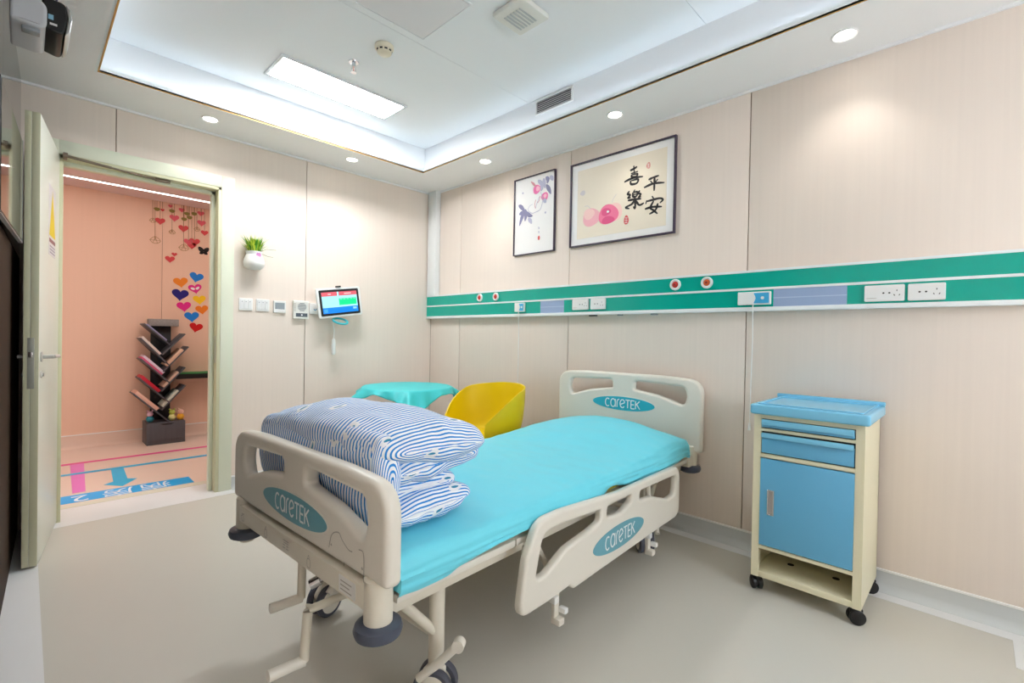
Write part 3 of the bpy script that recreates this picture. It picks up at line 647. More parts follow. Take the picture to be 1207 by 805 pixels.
# ================================================================== TABLE, CHAIR
TBX, TBY, TBZ = 2.06, 3.13, .725
t = empty('round_table', (TBX, TBY, 0), label='small round white pedestal table in the corner', cat='table')
B().lathe([(0, TBZ-.028), (.30, TBZ-.028), (.335, TBZ-.014), (.34, TBZ-.006), (.335, TBZ-.004), (0, TBZ-.004)], n=48).done('table_top', WHITE2, t)
B().lathe([(0, .012), (.25, .010), (.245, .018), (.12, .04), (.05, .09), (.03, .2), (.027, .42), (.038, .58), (.075, .67), (.12, TBZ-.03), (0, TBZ-.028)], n=36).done('pedestal', WHITE2, t)
B().lathe([(0, 0), (.255, 0), (.255, .011), (0, .012)], n=36).done('base_ring', WHITE2, t)
def cloth_pt(x, y):
    r = math.hypot(x, y); a = math.atan2(y, x); R = .335
    if r <= R: return Vector((x, y, TBZ+.0015*noise.noise(Vector((x*9, y*9, 0)))+.001))
    over = r-R; fold = .5+.3*math.sin(a*9+1.3+1.2*math.sin(a*2))+.2*math.sin(a*17+2*math.sin(a*3))
    g_ = .35+.5*fold; out = over*g_; dn = over*math.sqrt(1-g_*g_)
    return Vector(((R+out)*math.cos(a), (R+out)*math.sin(a), TBZ+.001-dn+.004*noise.noise(Vector((x*14, y*14, 3)))))
N = 72; hs = .385; rot = math.radians(20)
rows = []
for i in range(N+1):
    row = []
    for j in range(N+1):
        x = -hs+2*hs*i/N; y = -hs+2*hs*j/N
        x, y = x*math.cos(rot)-y*math.sin(rot), x*math.sin(rot)+y*math.cos(rot)
        k = max(1, math.hypot(x, y)/.52); row.append(cloth_pt(x/k, y/k))
    rows.append(row)
o = B().grid(rows).done('table_cloth', CLOTH, None, 60); o.location = (TBX, TBY, 0); tag(o, 'thin teal cloth draped over the small round table', 'tablecloth')
md = o.modifiers.new('thickness', 'SOLIDIFY'); md.thickness = .0015; md.offset = 1
# chair: moulded tub shell on four splayed legs; local -x is the front
ch_ = empty('tub_chair', (2.255, 2.465, 0), math.radians(-4), 'yellow moulded plastic tub armchair behind the bed', 'chair')
def shell(t, s, off):
    """t: angle from the back centre (-1..1 to the arm fronts), s: 0 seat centre .. 1 rim"""
    a = t*math.radians(128)
    rimz = .735+.045*math.cos(a) if abs(t) < .55 else .735+.045*math.cos(a)-.16*((abs(t)-.55)/.45)**1.6
    flare = 1
    rx, ry = .275+off, .285+off
    seat = .43
    if s < .55:
        k = s/.55; r = k*.80; z = seat-.015*(1-k*k)-off*.7
    else:
        k = (s-.55)/.45; r = .80+.20*math.sin(k*PI/2)**.8; z = seat+(rimz-seat)*(1-math.cos(k*PI/2))**.82
        z -= off*.7*(1-k)
    x = rx*r*math.cos(a); y = ry*r*math.sin(a)
    return Vector((x, y, z))
NT, NS = 48, 24
inn = [[shell(-1+2*i/NT, j/NS, 0) for j in range(NS+1)] for i in range(NT+1)]
ot = [[shell(-1+2*i/NT, j/NS, .008) for j in range(NS+1)] for i in range(NT+1)]
for r in ot: r[-1].z += .002
sb = B().grid(inn).grid(ot)
sb.grid([[a[-1] for a in inn], [a[-1] for a in ot]])
for k in (0, -1): sb.grid([inn[k], ot[k]])
fl2 = [[inn[0][j]*(1-u)+inn[-1][j]*u for u in np.linspace(0, 1, 13)] for j in range(14)]      # seat front between the arm fronts
for r_ in fl2:
    for k, p in enumerate(r_): p.x -= .10*math.sin(PI*k/12)*(1 if r_ is not fl2[0] else 0); p.z = .415+ (p.z-.415)*abs(2*k/12-1)**4
sb.grid(fl2)
sb.done('shell', YELLOW, ch_, 60)
for sx in (-1, 1):
    for sy in (-1, 1):
        B().tube([(sx*.10, sy*.10, .42), (sx*.21, sy*.21, .0)], .017, 12, True, .011).done('leg', mat('leg_beech', (206, 176, 134), .5), ch_)
B().tube([(-.13, -.13, .33), (.13, .13, .33)], .008).tube([(-.13, .13, .33), (.13, -.13, .33)], .008).done('leg_brace', BLACK, ch_)

# ================================================================== BED
bed = empty('hospital_bed', (.635, 1.06, 0), math.radians(3.0), 'cream hospital bed with hand cranks, castors and lowered side rail', 'bed')
BL, BW = 2.05, .857
BC = BW/2
def XFB(u): return frame_xf((u, 0, 0), (0, 1, 0), (0, 0, 1), (1, 0, 0))      # local (v, z) board
def board(name, u, z0, z1, logo, lm, th, ovz, facing):
    v0, v1 = -.068, BW+.068
    outer = rpoly([(v0, z0, .02), (v1, z0, .02), (v1, z1-.012, .095), (v1-.22, z1, .2), (v0+.22, z1, .2), (v0, z1-.012, .095)], 10)
    a = z1-.045; hb = z1-.155
    def hole(s):
        f = lambda d: BC+s*d
        return rpoly([(f(.395), a-.012, .035), (f(.08), a, .02), (f(.075), a-.05, .02), (f(.10), a-.055, .02), (f(.24), a-.075, .15), (f(.39), hb-.01, .03), (f(.405), hb+.04, .04)], 8)
    o = curve2d(name, [outer, hole(-1), hole(1)], th, th*.36, BED, XFB(u), bed, 50, 5)
    el = [(BC+.215*math.cos(k*2*PI/48)*(1 if True else 0), ovz+.043*math.sin(k*2*PI/48)) for k in range(48)]
    ux = u+facing*(th/2+.0015)
    rim = curve2d('logo_rim', [[(BC+(p[0]-BC)*1.035, ovz+(p[1]-ovz)*1.12) for p in el]], .003, .001, BED, XFB(u+facing*th/2), o)
    pl_ = curve2d('logo_plate', [el], .003, .0008, lm, XFB(ux), o)
    return o, ux, ovz
def letters(h):
    """stroke lettering c a r e T E K, height h"""
    def arc(cx, cy, rx, ry, a0, a1, n=14): return [Vector((cx+rx*math.cos(math.radians(a0+(a1-a0)*k/n)), cy+ry*math.sin(math.radians(a0+(a1-a0)*k/n)))) for k in range(n+1)]
    V2 = lambda *p: [Vector(q) for q in p]; L = []; x = 0; r = .5
    L.append(arc(.42, .5, .42, .5, 50, 310)); L += [arc(1.42, .5, .42, .5, 0, 360, 20), V2((1.84, 1), (1.84, 0))]
    L += [V2((2.15, 0), (2.15, .7)), arc(2.5, .62, .35, .38, 180, 80, 8)]
    L += [arc(3.12, .5, .42, .5, 20, 320, 18), V2((2.75, .38), (3.51, .64))]
    L += [V2((3.65, 1), (4.45, 1)), V2((4.05, 1), (4.05, 0))]
    L += [V2((4.62, 1), (4.62, 0)), V2((4.62, 1), (5.22, 1)), V2((4.62, .5), (5.15, .5)), V2((4.62, 0), (5.22, 0))]
    L += [V2((5.42, 1), (5.42, 0)), V2((6.1, 1), (5.44, .48)), V2((5.62, .6), (6.15, 0))]
    return [([Vector(((p.x-3.08)*h*.78, (p.y-.5)*h)) for p in l]) for l in L]
ft, ux, oz = board('footboard', -.012, .506, .768, True, BLOGO, .05, .585, -1)
strokes('lettering', [(l, .0065) for l in letters(.048)], LETTER, frame_xf((ux-.002, BC, oz), (0, -1, 0), (0, 0, 1), (-1, 0, 0)), ft)
hd, ux, oz = board('headboard', BL+.005, .478, .905, True, HLOGO, .046, .712, -1)
strokes('lettering', [(l, .0065) for l in letters(.050)], LETTER, frame_xf((ux-.002, BC, oz), (0, -1, 0), (0, 0, 1), (-1, 0, 0)), hd)
XFK = frame_xf((-.0385, 0, 0), (0, -1, 0), (0, 0, 1), (-1, 0, 0))
# engraved shape and marks on the footboard
strokes('engraving', [([Vector((-.20, .535)), Vector((-.185, .575)), Vector((-.15, .59)), Vector((-.13, .575)), Vector((-.10, .56)), Vector((-.08, .56))], .003), ([Vector((-.05, .575)), Vector((-.03, .575)), Vector((-.025, .55)), Vector((-.025, .50))], .003), ([Vector((-.19, .548)), Vector((-.186, .544))], .006), ([Vector((-.12, .52)), Vector((-.12, .51))], .004), ([Vector((-.035, .535)), Vector((-.03, .53))], .006)], MARKG, XFK, ft)
# foot cross bar, posts, bumpers
xb = B().box((-.046, .012, .436), (.012, BW-.012, .496), .006).done('cross_bar', BEDM, bed)
XFM = frame_xf((-.0468, 0, 0), (0, -1, 0), (0, 0, 1), (-1, 0, 0))
def mark(v, ls): strokes('marking', [([Vector((-v+p[0], .466+p[1]*.9)) for p in l], .0022) for l in ls], MARKG, XFM, xb)
fig = [[(-.008, -.018), (.008, -.018), (.008, .006), (-.008, .006), (-.008, -.018)], [(-.006, .006), (0, .02), (.006, .006)]]
mark(.60, fig); mark(.30, fig); mark(.80, fig[:1]+[[(-.014, -.004), (.014, .012)]])
mark(.45, [[(-.02, .016), (.02, .016)], [(-.014, .008), (.02, .008)], [(-.02, 0), (-.004, 0)], [(.004, 0), (.018, 0)], [(-.02, -.01), (-.004, -.01)], [(.004, -.01), (.02, -.01)]])
st = box('rating_sticker', (-.0475, .05, .446), (-.046, .13, .489), mat('sticker_label', (236, 234, 230), .4), xb)
strokes('sticker_print', [([Vector((-.12, .478-k*.011)), Vector((-.065-.01*(k % 2), .478-k*.011))], .003) for k in range(3)], MARKG, frame_xf((-.0480, 0, 0), (0, -1, 0), (0, 0, 1), (-1, 0, 0)), st)
B().box((BL-.03, .012, .40), (BL+.02, BW-.012, .45), .006).done('cross_bar', BEDM, bed)
for u, s in ((0, 0), (0, 1), (BL, 0), (BL, 1)):
    v = s*BW
    p = B().lathe([(0, .352), (.024, .352), (.024, .368), (.034, .372), (.036, .40), (.036, .512), (.030, .518), (0, .518)], (u-.012 if u < 1 else u+.005, v, 0), n=24).done('corner_post', BEDM, bed)
    q_ = B().lathe([(.0, .368), (.044, .366), (.057, .373), (.061, .386), (.057, .398), (.044, .405), (0, .405)], (u-.012 if u < 1 else u-.006, v, 0), n=32).done('bumper', BUMP, bed)
    if u > 1: B().box((u-.08, v-.025 if s == 0 else v-.025, .405), (u-.035, v+.025, .47), .006).done('board_socket', BEDM, bed)
# lying surface: four hinged deck sections on side tubes
for a, b in ((.035, .50), (.505, .67), (.675, 1.02), (1.025, BL-.06)):
    d_ = B().box((a, -.012, .428), (b, BW+.012, .452), .004).done('deck_section', BED, bed)
for v in (.055, BW-.055): B().box((.02, v-.022, .375), (BL-.02, v+.022, .424), .006).done('side_tube', BEDM, bed)
for u in (.25, .62, 1.05, 1.66): B().box((u-.02, .05, .382), (u+.02, BW-.05, .418), .004).done('cross_tube', BEDM, bed)
for u in (.25, 1.66):
    for s in (0, 1):
        v = .085+s*(BW-.17)
        B().tube([(u, v, .125), (u, v, .40)], .024, 18).done('leg', BEDM, bed)
        B().box((u-.05, v-.04, .372), (u+.05, v+.04, .384), .002).done('leg_plate', BEDM, bed)
        ub = u-.16 if u < 1 else u+.16
        B().tube([(ub, v, .395), (u, v, .215)], .015, 12).done('leg_brace', BEDM, bed)
        c = empty('castor', (u, v, 0)); c.parent = bed
        c.rotation_euler = (0, 0, math.radians((-58, 15, 40, -30)[s+(2 if u > 1 else 0)]))
        B().lathe([(0, .135), (.022, .135), (.024, .12), (.02, .10), (.02, .06), (0, .06)], n=18).done('fork', BED, c)
        for k in (-1, 1):
            wv = B().lathe([(.045, k*.013), (.058, k*.013), (.062, k*.02), (.062, k*.032), (.056, k*.038), (.046, k*.038)], (0, 0, .062), 'y', 36).done('wheel', TYRE, c)
            B().lathe([(0, k*.014), (.048, k*.014), (.048, k*.037), (.03, k*.043), (0, k*.043)], (0, 0, .062), 'y', 30).done('hub', BED, wv)
        curve2d('wheel_cover', [rpoly([(-.05, .09, .02), (-.025, .118, .02), (.03, .118, .01), (.028, .03, .01), (-.008, .03, .01)])], .022, .003, BED, frame_xf((0, 0, 0), (1, 0, 0), (0, 0, 1), (0, -1, 0)), c)
        B().tube([(.085, -.052, .225), (.03, -.06, .17), (-.035, -.056, .112)], .0125, 12).lathe([(0, -.014), (.018, -.014), (.018, .014), (0, .014)], (.085, -.054, .225), 'y', 18).done('brake_pedal', BED, c)
B().tube([(.25, .085, .21), (.25, BW-.085, .21)], .013).done('stretcher', BEDM, bed); B().tube([(1.66, .085, .21), (1.66, BW-.085, .21)], .013).done('stretcher', BEDM, bed)
# hand cranks
def crank(v, zt, drop, tilt, uo):
    k = empty('hand_crank', (0, v, zt)); k.parent = bed
    B().tube([(.30, 0, .0), (uo, 0, 0)], .011).done('shaft', BEDM, k)
    sv = math.sin(tilt)*drop; dz = -math.cos(tilt)*drop
    B().tube([(uo+.004, 0, .012), (uo, 0, 0), (uo-.004, sv, dz)], .0125).done('crank_arm', BEDM, k)
    B().tube([(uo-.004, sv, dz), (uo-.095, sv+.005, dz+.002)], .0145, 16).done('grip', BED, k)
crank(.212, .378, .138, math.radians(4), -.09)
crank(.44, .405, .112, math.radians(-3), .0)
B().tube([(.06, .33, .392), (.012, .37, .362)], .010).tube([(.022, .362, .368), (.0, .38, .354)], .016).done('crank_socket', CHROME, bed)
# lowered side rail (near side) and its mirrored twin
def srail(s, v):
    r = empty('side_rail', (0, v, 0)); r.parent = bed; r.scale = (1, s, 1)
    XR = frame_xf((0, 0, 0), (1, 0, 0), (0, 0, 1), (0, -1, 0))
    outer = rpoly([(.462, .218, .045), (.62, .216, .02), (.745, .222, .01), (.775, .200, .012), (1.38, .209, .1), (1.70, .212, .06), (1.742, .235, .03), (1.742, .472, .075), (1.10, .480, .3), (.70, .512, .2), (.555, .512, .09), (.495, .40, .1)], 8)
    h1 = rpoly([(.545, .315, .03), (.605, .318, .03), (.72, .368, .1), (.88, .385, .05), (.955, .400, .02), (.955, .444, .02), (.70, .462, .2), (.585, .462, .05)], 8)
    h2 = rpoly([(1.005, .400, .02), (1.12, .388, .06), (1.215, .415, .02), (1.215, .443, .02), (1.005, .445, .02)], 8)
    h3 = rpoly([(1.29, .400, .02), (1.42, .385, .1), (1.60, .330, .04), (1.69, .335, .03), (1.692, .430, .035), (1.29, .440, .02)], 8)
    o = curve2d('rail_panel', [outer, h1, h2, h3], .034, .012, BED, XR, r, 50, 5)
    el = [(1.112+.215*math.cos(k*2*PI/48), .298+.05*math.sin(k*2*PI/48)) for k in range(48)]
    curve2d('logo_plate', [el], .003, .0008, BLOGO, frame_xf((0, -.0175, 0), (1, 0, 0), (0, 0, 1), (0, -1, 0)), o)
    strokes('lettering', [(l, .0065) for l in letters(.052)], LETTER, frame_xf((1.112, -.0195, .298), (s, 0, 0), (0, 0, 1), (0, -1, 0)), o)
    for u in (.715, 1.47):
        m_ = B().box((u-.014, .018, .09), (u+.014, .034, .30), .003).box((u-.016, -.006, .088), (u+.016, .034, .112), .004).box((u-.05, .02, .185), (u, .034, .205), .003).done('rail_post', BED, r)
        B().box((u+.012, -.01, .122), (u+.034, .022, .142), .004).box((u-.045, -.006, .178), (u-.018, .026, .205), .006).done('latch', WHITE, m_)
    for u in (.60, 1.56):
        B().tube([(u, .105, .40), (u, .075, .39), (u, .07, .26), (u+.02, .06, .225), (u+.08, .045, .20)], .014, 12).done('swing_arm', BEDM, r)
    B().tube([(.66, .085, .392), (.74, .07, .24)], .010).done('swing_arm', BEDM, r)
srail(1, -.048); srail(-1, BW+.048)
# mechanism under the deck
B().tube([(.65, .2, .40), (1.5, .2, .33)], .014).tube([(.65, BW-.2, .40), (1.5, BW-.2, .33)], .014).done('lift_linkage', mat('linkage_grey', (150, 148, 140), .5), bed)
B().tube([(.3, .235, .358), (1.1, .235, .358)], .011).tube([(.3, .555, .362), (.9, .555, .362)], .011).done('drive_screw', STEEL, bed)

# mattress and sheet
mo = B().box((.05, .012, .4535), (1.945, BW-.012, .535), .02).done('mattress', MATTR); mo.location = bed.location; mo.rotation_euler = bed.rotation_euler
tag(mo, 'olive yellow mattress under the teal sheet on the bed', 'mattress')
def top_z(u, v):
    s = min(max(v/BW, 0), 1)
    edge = 1-abs(2*s-1)**3.2
    hb = max(0, min(1, (u-1.25)/.50)); hb = hb*hb*(3-2*hb)*(1 if u < 1.86 else max(0, 1-(u-1.86)/.16)**.6)
    z = .543+.016*edge+hb*(.088*math.sin(PI*min(1, (.10+.82*s)))**.9)
    return z+.005*noise.noise(Vector((u*5, v*6, 0)))+.003*noise.noise(Vector((u*16, v*10, 4)))
NU, NV = 220, 0
rows = []
for i in range(NU+1):
    u = .035+1.93*i/NU; row = []
    hem = .462+.020*math.sin(u*2.2+.3)*math.sin(u*5.0)+.004*noise.noise(Vector((u*14, 0, 2)))+(.030*math.exp(-((u-1.12)/.10)**2))
    hem -= .03*math.exp(-((u-.2)/.22)**2)
    for k in range(19):                               # near side drop
        f = k/18; z = hem+(top_z(u, 0)-hem)*f
        wr_ = .011*noise.noise(Vector((u*2.2+z*6, z*70, 1)))+.007*noise.noise(Vector((u*5, z*125, 7)))
        bulge = .018*math.sin(PI*f)**.6
        row.append(Vector((u, -.002-bulge+wr_*(1-f*.5)-.012*(1-f), z)))
    for k in range(1, 48):
        f = k/47; v = -.002+(BW+.004)*f; row.append(Vector((u, v, top_z(u, v))))
    for k in range(1, 13):
        f = 1-k/12; z = .47+(top_z(u, BW)-.47)*f; row.append(Vector((u, BW+.002+.018*math.sin(PI*f)**.6+.004*noise.noise(Vector((u*3, z*60, 9))), z)))
    rows.append(row)
b = B().grid(rows)
for rr_, u_ in ((rows[0], .033), (rows[-1], 1.967)):
    b.grid([rr_, [Vector((u_, p.y, .462)) if p.z > .462 else Vector((u_, p.y, p.z-.0002)) for p in rr_]])
sh = b.done('bed_sheet', SHEET, None, 70); sh.location = bed.location; sh.rotation_euler = bed.rotation_euler
tag(sh, 'shiny turquoise disposable sheet stretched over the mattress', 'bed sheet')

# folded striped quilt
def quilt():
    bm = bmesh.new(); uvl = bm.loops.layers.uv.new('UVMap')
    def slab(u0, u1, z0, z1, v0, v1, pw=2.6, cap=.07, dome=None, seed=0, nt=72, nv=110, amp=.006, tilt=0):
        uc, zc, a, b_ = (u0+u1)/2, (z0+z1)/2, (u1-u0)/2, (z1-z0)/2
        # cross section arc length
        cs = [(math.copysign(abs(math.cos(t))**(2/pw), math.cos(t)), math.copysign(abs(math.sin(t))**(2/pw), math.sin(t))) for t in [2*PI*k/nt for k in range(nt+1)]]
        al = [0]
        for p, q in zip(cs, cs[1:]): al.append(al[-1]+math.hypot((q[0]-p[0])*a, (q[1]-p[1])*b_))
        grid = []; ss = []
        s_acc = 0; prev = None
        for j in range(nv+1):
            # parameter through near cap, body, far cap
            f = j/nv
            if f < .2: q = f/.2; th = q*PI/2; v = v0+cap*(1-math.cos(th)); sc = max(math.sin(th), .02)
            elif f > .8: q = (1-f)/.2; th = q*PI/2; v = v1-cap*(1-math.cos(th)); sc = max(math.sin(th), .02)
            else: v = v0+cap+(v1-v0-2*cap)*(f-.2)/.6; sc = 1
            k = b_/max(a, b_)
            su, sz = 1-(1-sc)*min(1, b_/a*1.3), sc
            if f < .2: s_acc = -(1-f/.2)*(cap+b_)
            elif f > .8: s_acc = (v1-v0-2*cap)+(f-.8)/.2*(cap+b_)
            else: s_acc = v-v0-cap
            ring = []
            for c_, (x, y) in enumerate(cs):
                uu = uc+a*x*su; zz = zc+b_*y*sz+tilt*(uu-uc)
                vv = v
                if dome and y > -.2: zz += dome(v, uu)*max(0, (y+.2)/1.2)
                n1 = noise.noise(Vector((uu*7+seed, vv*5, zz*9)))*amp*1.3+noise.noise(Vector((uu*22, vv*14+seed, zz*26)))*amp*.6
                ring.append(bm.verts.new((uu+n1*x, vv+n1*.8*(1 if f < .2 else 0)*-1, zz+n1*y)))
            grid.append(ring); ss.append(s_acc)
        for j in range(nv):
            for c_ in range(nt):
                f_ = bm.faces.new((grid[j][c_], grid[j][c_+1], grid[j+1][c_+1], grid[j+1][c_]))
                f_.smooth = True
                for l, (jj, cc) in zip(f_.loops, ((j, c_), (j, c_+1), (j+1, c_+1), (j+1, c_))): l[uvl].uv = (al[cc]+seed*.37, ss[jj]+seed*.113)
        for ring in (grid[0], grid[-1]):
            f_ = bm.faces.new(ring[:-1]) if ring is grid[0] else bm.faces.new(ring[:-1][::-1])
            for l in f_.loops: l[uvl].uv = (0, .0155*.7)
    dm = lambda v, u: .035*math.sin(PI*min(1, max(0, (v-.02)/.85)))**.8-.05*max(0, (v-.62)/.25)**1.5-.03*max(0, (u-.25)/.22)**1.3
    slab(.040, .405, .564, .652, .070, .83, 2.3, .050, None, 1, amp=.011, tilt=.04)
    slab(.060, .350, .628, .712, .100, .83, 2.2, .045, None, 2, amp=.013, tilt=-.05)
    slab(.050, .440, .682, .785, .078, .84, 2.2, .055, None, 3, tilt=.06, amp=.012)
    slab(.022, .462, .728, .850, .045, .865, 2.3, .085, dm, 4, tilt=-.03, nv=150, nt=110, amp=.009)
    slab(.020, .110, .575, .845, .055, .880, 2.6, .045, lambda v, u: -.045*max(0, (v-.62)/.25)**1.5, 5, amp=.008)
    bmesh.ops.recalc_face_normals(bm, faces=bm.faces)
    me = bpy.data.meshes.new('folded_quilt'); bm.to_mesh(me); bm.free(); return me
qm = bpy.data.materials.new('quilt_stripes'); qm.use_nodes = True; nt = qm.node_tree; pb = nt.nodes['Principled BSDF']; pb.inputs['Roughness'].default_value = .75
def nd(t, **k):
    n = nt.nodes.new(t)
    for a, v in k.items(): setattr(n, a, v)
    return n
def mth(op, a, b=None):
    n = nd('ShaderNodeMath', operation=op)
    for i, x in enumerate((a, b)):
        if x is None: continue
        if isinstance(x, (int, float)): n.inputs[i].default_value = x
        else: nt.links.new(x, n.inputs[i])
    return n.outputs[0]
def mixc(f, a, b):
    n = nd('ShaderNodeMix', data_type='RGBA'); nt.links.new(f, n.inputs[0])
    for i, x in ((6, a), (7, b)):
        if isinstance(x, tuple): n.inputs[i].default_value = (*srgb(x), 1)
        else: nt.links.new(x, n.inputs[i])
    return n.outputs[2]
uv = nd('ShaderNodeUVMap'); sp = nd('ShaderNodeSeparateXYZ'); nt.links.new(uv.outputs[0], sp.inputs[0])
per = .0155
fr = mth('FRACT', mth('MULTIPLY', sp.outputs[1], 1/per)); stripe = mth('LESS_THAN', fr, .41)
vo = nd('ShaderNodeTexVoronoi', feature='F1', voronoi_dimensions='2D'); vo.inputs['Scale'].default_value = 4.5; vo.inputs['Randomness'].default_value = .75; nt.links.new(uv.outputs[0], vo.inputs['Vector'])
wn = nd('ShaderNodeTexNoise'); wn.inputs['Scale'].default_value = 60; nt.links.new(uv.outputs[0], wn.inputs['Vector'])
vs = nd('ShaderNodeVectorMath', operation='SUBTRACT'); nt.links.new(uv.outputs[0], vs.inputs[0]); nt.links.new(vo.outputs['Position'], vs.inputs[1])
sd = nd('ShaderNodeSeparateXYZ'); nt.links.new(vs.outputs[0], sd.inputs[0])
def ell(rx, ry, k):
    x = mth('ADD', sd.outputs[0], mth('MULTIPLY', sd.outputs[1], k))
    x = mth('DIVIDE', x, rx); y = mth('DIVIDE', sd.outputs[1], ry)
    r = mth('ADD', mth('MULTIPLY', x, x), mth('MULTIPLY', y, y))
    return mth('LESS_THAN', mth('ADD', r, mth('MULTIPLY', mth('SUBTRACT', wn.outputs[0], .5), .9)), .8)
patch = ell(.036, .024, .3); feather = ell(.019, .007, .5)
col = mixc(stripe, (246, 249, 253), (16, 138, 222)); col = mixc(patch, col, (238, 240, 246)); col = mixc(feather, col, (28, 136, 178))
nt.links.new(col, pb.inputs['Base Color'])
qo = link('folded_quilt', quilt(), qm); qo.location = bed.location; qo.rotation_euler = bed.rotation_euler
tag(qo, 'puffy folded quilt with blue and white stripes at the bed foot', 'quilt')

# ================================================================== BEDSIDE CABINET
CBX = 2.30
cb = empty('bedside_cabinet', (CBX, .508, 0), math.radians(0), 'cream and blue bedside cabinet on castors against the wall', 'cabinet')
hw, dp = .203, .40
z0, z1 = .068, .797
cs_ = B()
cs_.box((0, -hw+.012, z0), (.018, -hw+.030, z1)).box((0, hw-.030, z0), (.018, hw-.012, z1))
cs_.box((.0, -hw, z0), (dp, -hw+.012, z1)).box((.0, hw-.012, z0), (dp, hw, z1))
cs_.box((dp-.01, -hw, z0), (dp, hw, z1)); cs_.box((0, -hw+.028, .778), (.018, hw-.028, z1))
cs_.done('body', CABC, cb, 0)
for a, b_ in ((.722, .735), (.605, .622), (.196, .212)): box('cross_rail', (.001, -hw+.028, a), (.018, hw-.028, b_), CABC, cb, .001)
sf = box('bottom_shelf', (.002, -hw+.012, z0), (dp-.01, hw-.012, .095), CABC, cb, .002)
for y in (-.09, .085): B().lathe([(0, .0957), (.014, .0957), (.014, .0951), (0, .0951)], (.17, y, 0), n=20).done('drain_hole', HOLE, sf)
box('inner_floor', (.02, -hw+.012, .196), (dp-.01, hw-.012, .206), CABC, cb)
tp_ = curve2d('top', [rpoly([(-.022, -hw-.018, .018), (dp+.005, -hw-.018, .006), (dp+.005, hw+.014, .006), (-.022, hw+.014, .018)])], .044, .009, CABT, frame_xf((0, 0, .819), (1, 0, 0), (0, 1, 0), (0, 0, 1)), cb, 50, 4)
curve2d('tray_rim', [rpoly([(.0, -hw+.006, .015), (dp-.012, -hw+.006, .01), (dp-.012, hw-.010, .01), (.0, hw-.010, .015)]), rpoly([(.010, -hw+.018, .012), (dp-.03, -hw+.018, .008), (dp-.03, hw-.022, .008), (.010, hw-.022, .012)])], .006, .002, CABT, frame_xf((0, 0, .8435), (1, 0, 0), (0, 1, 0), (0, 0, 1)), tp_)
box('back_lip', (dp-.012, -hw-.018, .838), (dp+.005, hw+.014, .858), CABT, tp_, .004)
box('drawer_cavity', (.012, -hw+.028, .607), (.016, hw-.028, .776), HOLE, cb)
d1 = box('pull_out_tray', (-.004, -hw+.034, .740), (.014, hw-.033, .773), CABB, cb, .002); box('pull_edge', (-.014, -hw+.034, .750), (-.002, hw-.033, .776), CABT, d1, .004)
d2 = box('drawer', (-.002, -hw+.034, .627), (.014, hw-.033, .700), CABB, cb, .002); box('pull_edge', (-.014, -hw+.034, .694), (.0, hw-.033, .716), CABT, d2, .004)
dr = box('door', (-.004, -hw+.031, .216), (.014, hw-.031, .601), CABB, cb, .002)
hx = hw-.031-.045
hdl = curve2d('handle', [rpoly([(-.014, -.056, .003), (.014, -.056, .003), (.014, .056, .003), (-.014, .056, .003)]), rpoly([(-.009, -.050, .002), (.009, -.050, .002), (.009, .050, .002), (-.009, .050, .002)])], .008, .0015, CHROME, frame_xf((-.006, hx, .412), (0, -1, 0), (0, 0, 1), (-1, 0, 0)), dr)
box('handle_recess', (-.0052, hx-.009, .362), (-.0035, hx+.009, .462), mat('handle_grey', (176, 172, 172), .4, metal=.3), dr)
for x in (.028, dp-.035):
    for y in (-hw+.025, hw-.018):
        c = empty('castor', (x, y, 0)); c.parent = cb; c.rotation_euler = (0, 0, math.radians(35 if y > 0 else -60))
        B().lathe([(0, .068), (.014, .068), (.014, .05), (0, .05)], n=14).done('stem', BLACK, c)
        for k in (-1, 1): B().lathe([(0, k*.005), (.027, k*.005), (.029, k*.009), (.029, k*.019), (.022, k*.023), (0, k*.023)], (.006, 0, .029), 'y', 24).done('wheel', BLACK, c)
        B().box((-.016, -.005, .02), (.03, .005, .058), .003).done('brake', BLACK, c)

# ================================================================== CORRIDOR THINGS
# floor markings (thin vinyl)
def decal(name, pts, c, label, z=.0012, grp='corridor floor markings'):
    o = Vector((sum(p[0] for p in pts)/len(pts), sum(p[1] for p in pts)/len(pts), 0))
    ob = curve2d(name, [[(p[0]-o.x, p[1]-o.y) for p in pts]], .0008, 0, flat('vinyl_%d_%d_%d' % c, c, .35), frame_xf((0, 0, z-.0004), (1, 0, 0), (0, 1, 0), (0, 0, 1)), None, 0)
    ob.location = o; tag(ob, label, 'floor marking', grp); return ob
PINK, PINK2, CYAN, BLUE = (238, 66, 158), (240, 128, 212), (0, 190, 240), (0, 176, 246)
decal('floor_line', [(-2.3, 5.31), (4.1, 5.31), (4.1, 5.37), (-2.3, 5.37)], PINK, 'magenta line taped along the corridor floor')
decal('floor_line', [(-2.3, 4.93), (4.1, 4.93), (4.1, 4.985), (-2.3, 4.985)], CYAN, 'cyan line taped along the corridor floor', .0022)
decal('floor_bar', [(.232, 4.38), (.300, 4.38), (.352, 5.31), (.266, 5.31)], PINK2, 'wide pink bar on the corridor floor', .0012)
decal('floor_arrow', [(.488, 4.93), (.566, 4.93), (.548, 4.56), (.60, 4.52), (.497, 4.36), (.405, 4.48), (.462, 4.53)], CYAN, 'cyan arrow on the corridor floor pointing to the room', .0012)
bn = decal('floor_sign', [(-.35, 4.15), (.885, 4.13), (.885, 4.315), (-.35, 4.34)], BLUE, 'blue floor sign with white lettering at the threshold', .0014)
XT = lambda x, y: Matrix.Translation((x-bn.location.x, y-bn.location.y, .0018))@Matrix.Rotation(PI, 4, 'Z')
VW = flat('vinyl_white', (240, 244, 250))
for body, x in (('2', .262), ('房', .455), ('病', .665)): text('lettering', body, .19, VW, XT(x, 4.225), bn, .0003)
